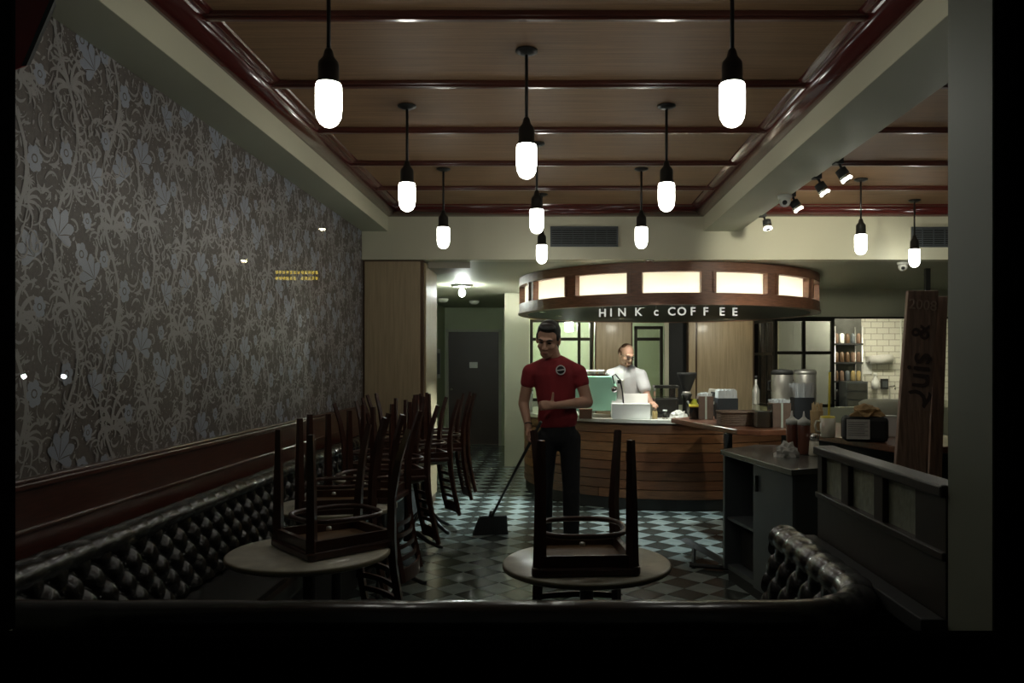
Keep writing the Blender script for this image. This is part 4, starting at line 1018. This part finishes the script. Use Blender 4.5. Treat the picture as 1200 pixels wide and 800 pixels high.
# framed sheet, clipboard
fs_ = thing('framed_notice','framed white notice standing on the bar before the wide tan column','frame',(1.78,8.30,ZT))
MB().box((-.11,-.008,0),(.11,.008,.30)).build('frame','blackmat',fs_); MB().box((-.095,-.012,.02),(.095,-.008,.28)).build('sheet','ppr',fs_)
for k in range(5): MB().box((-.07,-.0135,.10+.03*k),(.07-.02*(k%3),-.0118,.106+.03*k)).build('print_line','grey',fs_)
cr_ = thing('card_reader','small pale card holder leaning left of the framed notice','holder',(1.62,8.27,ZT+.0)); MB().box((-.045,-.012,.14),(.04,.012,.31),Matrix.Rotation(.12,4,'Y')).build('body','plastic_w',cr_,bev=.006); MB().box((-.025,-.015,.18),(.022,-.011,.28),Matrix.Rotation(.12,4,'Y')).build('window_pane','grey',cr_); MB().box((-.03,-.03,0),(.05,.03,.15)).build('stand','blackmat',cr_)
# ================================================================== THINGS ON THE WOODEN BAR
ZK = .98
def strawbox(name,label,x,y,w_,h_,m,rz,strap=True,top=True,cat='holder'):
    t = thing(name,label,cat,(x,y,ZK),rz); rbox(w_,w_*.8,h_).build('holder_box',m,t,bev=.003)
    if strap: MB().box((-.008,-w_*.4-.004,0),(.008,-w_*.4,h_)).build('strap','cream_dim',t)
    if top:
        n = 0; R = random.Random(int(x*100))
        mb = MB()
        for k in range(70): a = R.uniform(-.45,.45)*w_; b = R.uniform(-.36,.36)*w_; mb.tube([(a,b,h_-.01),(a*1.12,b*1.12,h_+.028*(1-(a/w_*2)**2*.6)+R.uniform(0,.008))],.0048,5)
        o = mb.build('straw_ends','ppr',t); o['kind'] = 'stuff'
    return t
def X(px, y): return (px-649)/F*y
strawbox('straw_holder','brown holder of wrapped straws with white strap, left one on the wooden bar',X(826,7.5),7.5,.14,.215,'cardb',0)
strawbox('straw_holder','brown holder of wrapped straws with white strap behind the syrup bottles',X(913,6.55),6.55,.155,.20,'cardb',.1)
strawbox('straw_holder','dark holder crowded with upright white straws behind the taller syrup bottle',X(940,6.75),6.75,.17,.235,'blackmat',0,False,False)
# tall straws
ts = bpy.data.objects['straw_holder.002']; mb = MB(); R = random.Random(4)
for k in range(90): a = R.uniform(-.075,.075); b = R.uniform(-.06,.06); mb.tube([(a,b,.22),(a*1.25,b*1.2,.355+R.uniform(-.012,.006))],.0042,5)
o = mb.build('straw_ends','ppr',ts); o['kind'] = 'stuff'
strawbox('straw_holder','wide low stack of white napkins left of the framed notice',X(851,7.45),7.45,.19,.20,'blackmat',0,False,False)
nb = bpy.data.objects['straw_holder.003']; nb['label'] = 'black tray of upright white napkins before the framed notice'; 
mb = MB()
for k in range(16): mb.box((-.088+.011*k,-.07,.15),(-.080+.011*k,.07,.27+.006*((k*7)%3)))
o = mb.build('napkins','ppr',nb); o['kind'] = 'stuff'; nb.name = 'napkin_tray'
cu = thing('cup_container','clear container holding white lids at the left tip of the wooden bar','container',(X(813,7.45),7.45,ZK)); MB().lathe([(0,.005),(.038,.005),(.040,.10),(0,.10)],n=20).build('lids','plastic_w',cu); MB().lathe([(.0,0),(.045,0),(.045,.19),(.042,.19),(.042,.005)],n=20).build('clear_wall','clear',cu); MB().lathe([(.046,.115),(.046,.14)],n=20).build('label_band','yellow',cu)
wk = thing('wicker_basket','low brown wicker basket on the wooden bar','basket',(X(866,6.75),6.75,ZK),.05)
mb = MB()
for k in range(7): mb.tube([(.16*sx_,.11*sy_,.008+.015*k) for sx_,sy_ in ((-1,-1),(1,-1),(1,1),(-1,1))],.0085,6,close=True)
mb.build('woven_side','wicker',wk); rbox(.31,.21,.01).build('base','wicker',wk); MB().tube([(.165*a,.115*b,.112) for a,b in ((-1,-1),(1,-1),(1,1),(-1,1))],.011,8,close=True).build('rim','wicker',wk); rbox(.28,.18,.03,.07).build('contents','cardb',wk)
lc = thing('lid_container','clear square container of stacked white cup lids beside the brown straw holder','container',(X(893,6.5),6.5,ZK)); rbox(.11,.10,.13,.004).build('lid_stack','plastic_w',lc,bev=.01); rbox(.13,.12,.19).build('clear_wall','clear',lc)
ks = thing('stirrer_bag','kraft cup of wooden stir sticks left of the white mug','holder',(X(957,5.95),5.95,ZK)); MB().lathe([(0,0),(.042,0),(.05,.17),(0,.17)],n=8).build('cup_body','kraft',ks)
mb = MB(); R = random.Random(8)
for k in range(26): a = R.uniform(-.035,.035); b = R.uniform(-.03,.03); mb.box((a-.003,b-.001,.1),(a+.003,b+.001,.20+R.uniform(0,.035)))
o = mb.build('stir_sticks','kraft',ks); o['kind'] = 'stuff'
mg = thing('mug','cream ceramic mug with a yellow stick standing in it','mug',(X(970,5.62),5.62,ZK))
MB().lathe([(0,0),(.046,0),(.052,.01),(.055,.138),(.050,.138),(.046,.012),(0,.012)],n=28).build('mug_body','mug',mg); MB().tube([(-.05,0,.115),(-.08,0,.115),(-.09,0,.085),(-.08,0,.045),(-.05,0,.035)],.009,8).build('handle','mug',mg)
MB().lathe([(0,.12),(.049,.12),(.049,.15),(0,.155)],n=20).build('yellow_rim','yellow',mg)
tag(MB().tube([(0,0,.02),(.012,.01,.46)],.008,8).build('long_stick','yellow',loc=(X(971,5.62),5.62,ZK)),'long bright yellow stick standing in the cream mug','stick')
nd = thing('napkin_dispenser','black napkin dispenser with a white printed card, right of the mug','dispenser',(X(1013,5.35),5.35,ZK),-.22)
rbox(.285,.17,.17).build('dispenser_body','blackmat',nd,bev=.03); MB().box((-.125,-.092,.02),(.02,-.086,.15)).build('card','ppr',nd)
for k in range(7): MB().box((-.115,-.0935,.045+.014*k),(.008-.02*(k%2),-.0915,.048+.014*k)).build('print_line','grey',nd)
kb = crumple('paper_bag','crumpled kraft paper bag lying on the black napkin dispenser','bag',X(1016,5.33),5.33,ZK+.168,.095,.06,.065,'kraft',6)
wbx2 = thing('white_box','small white box on the bar behind the napkin dispenser','box',(X(1041,5.7),5.7,ZK)); rbox(.11,.10,.13,.0).build('box_body','white',wbx2,bev=.003); rbox(.114,.104,.02,.13).build('box_lid','plastic_w',wbx2)
tm = thing('cling_roll_box','pale rounded tub on the bar at the foot of the carved plank','tub',(X(1036,6.3),6.3,ZK)); MB().lathe([(0,0),(.17,0),(.19,.21),(.15,.235),(0,.24)],n=28).build('tub_body','cream_dim',tm)
# ================================================================== ON THE SERVICE STATION
ZS = .90
for i,(px,lb) in enumerate([(928,'left one of the two brown syrup squeeze bottles on the dark station'),(942,'right one of the two brown syrup squeeze bottles, beside the shaker')]):
    y = 5.33-.06*i; t = thing('squeeze_bottle',lb,'bottle',(X(px,y),y,ZS),0,'squeeze bottles on the station')
    MB().lathe([(0,0),(.036,0),(.038,.01),(.038,.19),(.034,.20),(0,.20)],n=24).build('bottle_body','sauce',t); MB().lathe([(.040,.195),(.040,.225),(.022,.235),(.008,.25),(.004,.285),(0,.285)],n=20).build('nozzle_cap','plastic_w',t)
sk = thing('sugar_shaker','glass sugar shaker with steel top right of the syrup bottles','shaker',(X(954,5.2),5.2,ZS)); MB().lathe([(0,0),(.034,0),(.036,.01),(.030,.10),(0,.10)],n=20).build('glass_body','mug',sk); MB().lathe([(.032,.10),(.032,.13),(.02,.145),(0,.148)],n=20).build('steel_top','chrome',sk)
crumple('paper_napkin','crumpled white paper napkin alone on the dark station top',"napkin",X(922,5.15),5.15,ZS,.072,.05,.075,'ppr',9)
# ================================================================== CARVED PLANKS
def plank(label, p0, p1, wd, th, ztop, y, words_):
    t = thing('carved_plank', label, 'plank', (p0,y,0)); lean = (p1-p0)
    mb = MB(); vs = [(0-wd/2,0,0),(wd/2,0,0),(wd/2,th,0),(-wd/2,th,0)]; vt = [(lean-wd/2,.12,ztop),(lean+wd/2,.12,ztop),(lean+wd/2,.12+th,ztop),(lean-wd/2,.12+th,ztop)]
    mb.add(vs+vt,[(0,3,2,1),(4,5,6,7),(0,1,5,4),(1,2,6,5),(2,3,7,6),(3,0,4,7)]); mb.build('board','boardold',t,bev=.004)
    if words_:
        a = -math.atan2(lean, ztop)
        for body, sz, z, r, m_ in words_:
            f = z/ztop; text('carving', body, sz, m_, t, (lean*f, .12*f-.004, z), (PI/2-.06,-a,0) if r == 0 else (PI/2-.06, -a-PI/2, 0) if False else (PI/2-.06, -a+PI/2*-1, 0), .002, .001)
    return t
plank('tall old wooden plank with carved lettering leaning beside the pillar', 2.035, 2.225, .185, .035, 1.94, 4.67,
      [('2008',.085,1.85,0,'chalkw'),('Quis',.20,1.38,1,'carve'),('&',.15,1.69,1,'carve')])
plank('narrower dark plank standing just right of the carved one', 2.30, 2.42, .08, .03, 1.92, 4.85, None)
# pole
tag(MB().box((0,0,0),(.05,.05,ZR)).build('black_post','black',loc=(4.02,8.6,0)), 'thin black post reaching the rear ceiling behind the carved plank', 'post')
# ================================================================== KITCHEN
sv = thing('shelving_unit','dark kitchen shelving crowded with jars and packets','shelving',(4.72,12.9,0))
for x in (-.22,.22):
    for y in (-.15,.15): MB().tube([(x,y,0),(x,y,2.1)],.012,6).build('upright','steel',sv)
for z in (.9,1.2,1.5,1.8): rbox(.46,.34,.025,z).build('shelf','blackmat',sv)
MB().box((-.30,.17,.1),(.33,.18,2.3)).build('back_panel','greytop',sv)
R = random.Random(2)
for zi, z in enumerate((.925,1.225,1.525,1.825)):
    for k in range(5):
        x = 4.72-.18+.09*k; c = ['cardb','grey','cardb','plastic_w','tan_d','amber','iron'][R.randrange(7)]
        o = MB().lathe([(0,0),(.034,0),(.036,.01),(.036,.11+.04*R.random()),(.02,.16),(0,.165)],n=12).build('jar',c,loc=(x,12.80,z)); tag(o,'small jar, %s from the left on the %s shelf of the dark kitchen shelving' % (('first','second','third','fourth','fifth')[k],('lowest','second lowest','second highest','highest')[zi]),'jar','jars on the kitchen shelving')
dw = thing('drawer_unit','grey kitchen drawer unit below the shelving','drawers',(4.72,12.55,0)); rbox(.34,.3,1.22).build('carcass','grey',dw)
for k in range(3): MB().box((-.15,-.165,.82+.13*k),(.15,-.15,.93+.13*k)).build('drawer','greytop',dw)
ku = thing('paper_towel_roll','white paper towel bulging from a holder on the tiled kitchen wall','towel',(5.40,13.2,1.56))
MB().tube([(-.17,0,0),(.20,0,.02)],[.07,.085],16).build('roll','ppr',ku); MB().box((-.2,.0,-.03),(.22,.1,.06)).build('bracket','steel',ku)
sp_ = thing('soap_dispenser','white soap bottle on the kitchen wall shelf','dispenser',(5.33,13.2,1.08)); MB().lathe([(0,0),(.06,0),(.06,.12),(.02,.2),(.02,.24),(0,.24)],n=16).build('bottle_body','white',sp_); MB().lathe([(.03,.22),(.03,.27),(0,.27)],n=12).build('pump','white',sp_)
pc = thing('wall_box','small black control box on the white kitchen tiles','box',(5.50,13.28,1.08)); MB().box((-.055,-.06,0),(.055,.0,.17)).build('casing','blackmat',pc); MB().box((-.04,-.065,.03),(.04,-.06,.13)).build('face_plate','grey',pc)
sk2 = thing('kitchen_sink','steel kitchen sink bench under the wall box','sink',(5.6,12.95,0)); MB().box((-.7,-.3,.0),(.9,.33,.92)).build('bench','steel',sk2); MB().tube([(-.1,.1,.92),(-.1,.1,1.12),(-.1,-.1,1.14),(-.1,-.12,1.08)],.015,8).build('faucet','chrome',sk2)
pp = tag(MB().tube([(0,0,0),(0,0,1.5)],.012,6).build('wall_pipe','plastic_w',loc=(5.78,13.26,1.0)),'thin white vertical pipe on the kitchen tiles','pipe')
for i in range(3): tag(MB().box((0,-.008,0),(.16,.0,.24)).build('notice_sheet','white',loc=(4.98+.0*i+.17*(i%2),13.29,1.05+.28*i)),['lowest white notice taped to the kitchen tiles','middle white notice taped to the kitchen tiles','highest white notice taped to the kitchen tiles'][i],'notice')
# ================================================================== SPEAKER
spk = thing('loudspeaker','dark oxblood loudspeaker hanging tilted in the upper corner by the window','speaker',(-1.55,2.35,2.62))
pts_ = [((px-649)/395+1.55, 1.5+(426-py)/395-2.62) for px,py in ((20,108),(56,95),(88,20),(88,-40),(20,-40))]
def wedge(pts, y0, y1):
    n = len(pts); return MB().add([(x,y0,z) for x,z in pts]+[(x-.16*(y1-y0)/.26,y1,z+.10*(y1-y0)/.26) for x,z in pts],[tuple(range(n)),tuple(range(n,2*n))[::-1]]+[(i,(i+1)%n,n+(i+1)%n,n+i) for i in range(n)])
wedge(pts_,-.1,.16).build('cabinet','speaker',spk,bev=.006)
e0, e1 = pts_[1], pts_[2]
wedge([(e0[0],e0[1]),(e0[0]+.014,e0[1]+.002),(e1[0]+.014,e1[1]),(e1[0],e1[1])],-.105,.17).build('grille','blackmat',spk)
MB().tube([(.0,0,.05),(0,0,.43)],.012,8).build('bracket','blackmat',spk)
for o in bpy.data.objects:
    if o.type == 'EMPTY' and not o.get('label') and o.get('kind') != 'structure': print('NOLABEL', o.name)

# ================================================================== STREET BEHIND THE VIEWER (its lights reflect in the shop glass)
M['car'] = mat('dark_car_paint', (.012,.012,.014), .25, coat=.8)
M['headlight'] = emat('lit_headlight', (.85,.95,1), 55)
M['sodium'] = emat('lit_street_lantern', (1,.85,.5), 45)
M['bus_led'] = emat('lit_yellow_sign', (1,.72,.05), 4)
def mirror(px, py, d): return Vector(((px-649)/F*d, 2*(YW-.0425)-d, EYE+(426-py)/F*d))
def car(label, p, px, d=16):
    t = thing('car', label, 'car', (p.x+1.9, p.y, -.12)); mb = MB()
    pr = [(-2.1,.3),(2.1,.3),(2.15,.75),(1.2,.95),(.7,1.4),(-1.0,1.42),(-1.7,.98),(-2.15,.85)]
    mb.add([(x,-.85,z) for x,z in pr]+[(x,.85,z) for x,z in pr],[tuple(range(8)),tuple(range(8,16))[::-1]]+[(i,(i+1)%8,8+(i+1)%8,8+i) for i in range(8)]); mb.build('body','car',t,bev=.06)
    for x in (-1.3,1.3):
        for y in (-.8,.8): MB().lathe([(0,-.1),(.3,-.1),(.32,0),(.3,.1),(0,.1)],(x,y,.32),20,Matrix.Rotation(PI/2,4,'X')).build('wheel','blackmat',t)
    for q in px: MB().ell(mirror(q,441,d)-t.location,(.05,.04,.05),12,8).build('headlight','headlight',t)
    return t
car('dark parked car across the street, its lamps mirrored at the left window edge', mirror(60,470,16), (28,75,92))
car('second dark car across the street with small lamps', mirror(190,470,22), (150,168,216,224), 22)
for i,(px,py,lb) in enumerate(((378,268,'taller street lantern mirrored on the wallpaper'),(286,305,'lower street lantern mirrored on the wallpaper'))):
    p = mirror(px,py,18); t = thing('street_lamp', lb, 'street lamp', (p.x,p.y,-.12)); h_ = p.z+.12
    MB().tube([(0,0,0),(0,0,h_+.15)],[.06,.035],8).build('pole','iron',t); MB().lathe([(0,.06),(.09,.04),(.1,.0)],(0,0,h_),16).build('hood','iron',t); MB().ell((0,0,h_),(.07,.07,.05)).build('lantern_glass','sodium',t)
p = mirror(350,326,18); t = thing('bus_led_sign','lit yellow LED sign of a bus across the street, on an added post','sign',(p.x,p.y,-.12))
MB().tube([(0,.05,0),(0,.05,p.z+.2)],.05,8).build('post','iron',t); MB().box((-.6,.0,p.z-.02),(.6,.06,p.z+.34)).build('housing','blackmat',t)  # post and housing added to carry the bus's yellow sign
for r in range(2):
    for k in range(12): MB().box((-.5+.082*k,.061,p.z+.08+.13*r),(-.5+.082*k+.05,.066,p.z+.15+.13*r)).build('led_block','bus_led',t)
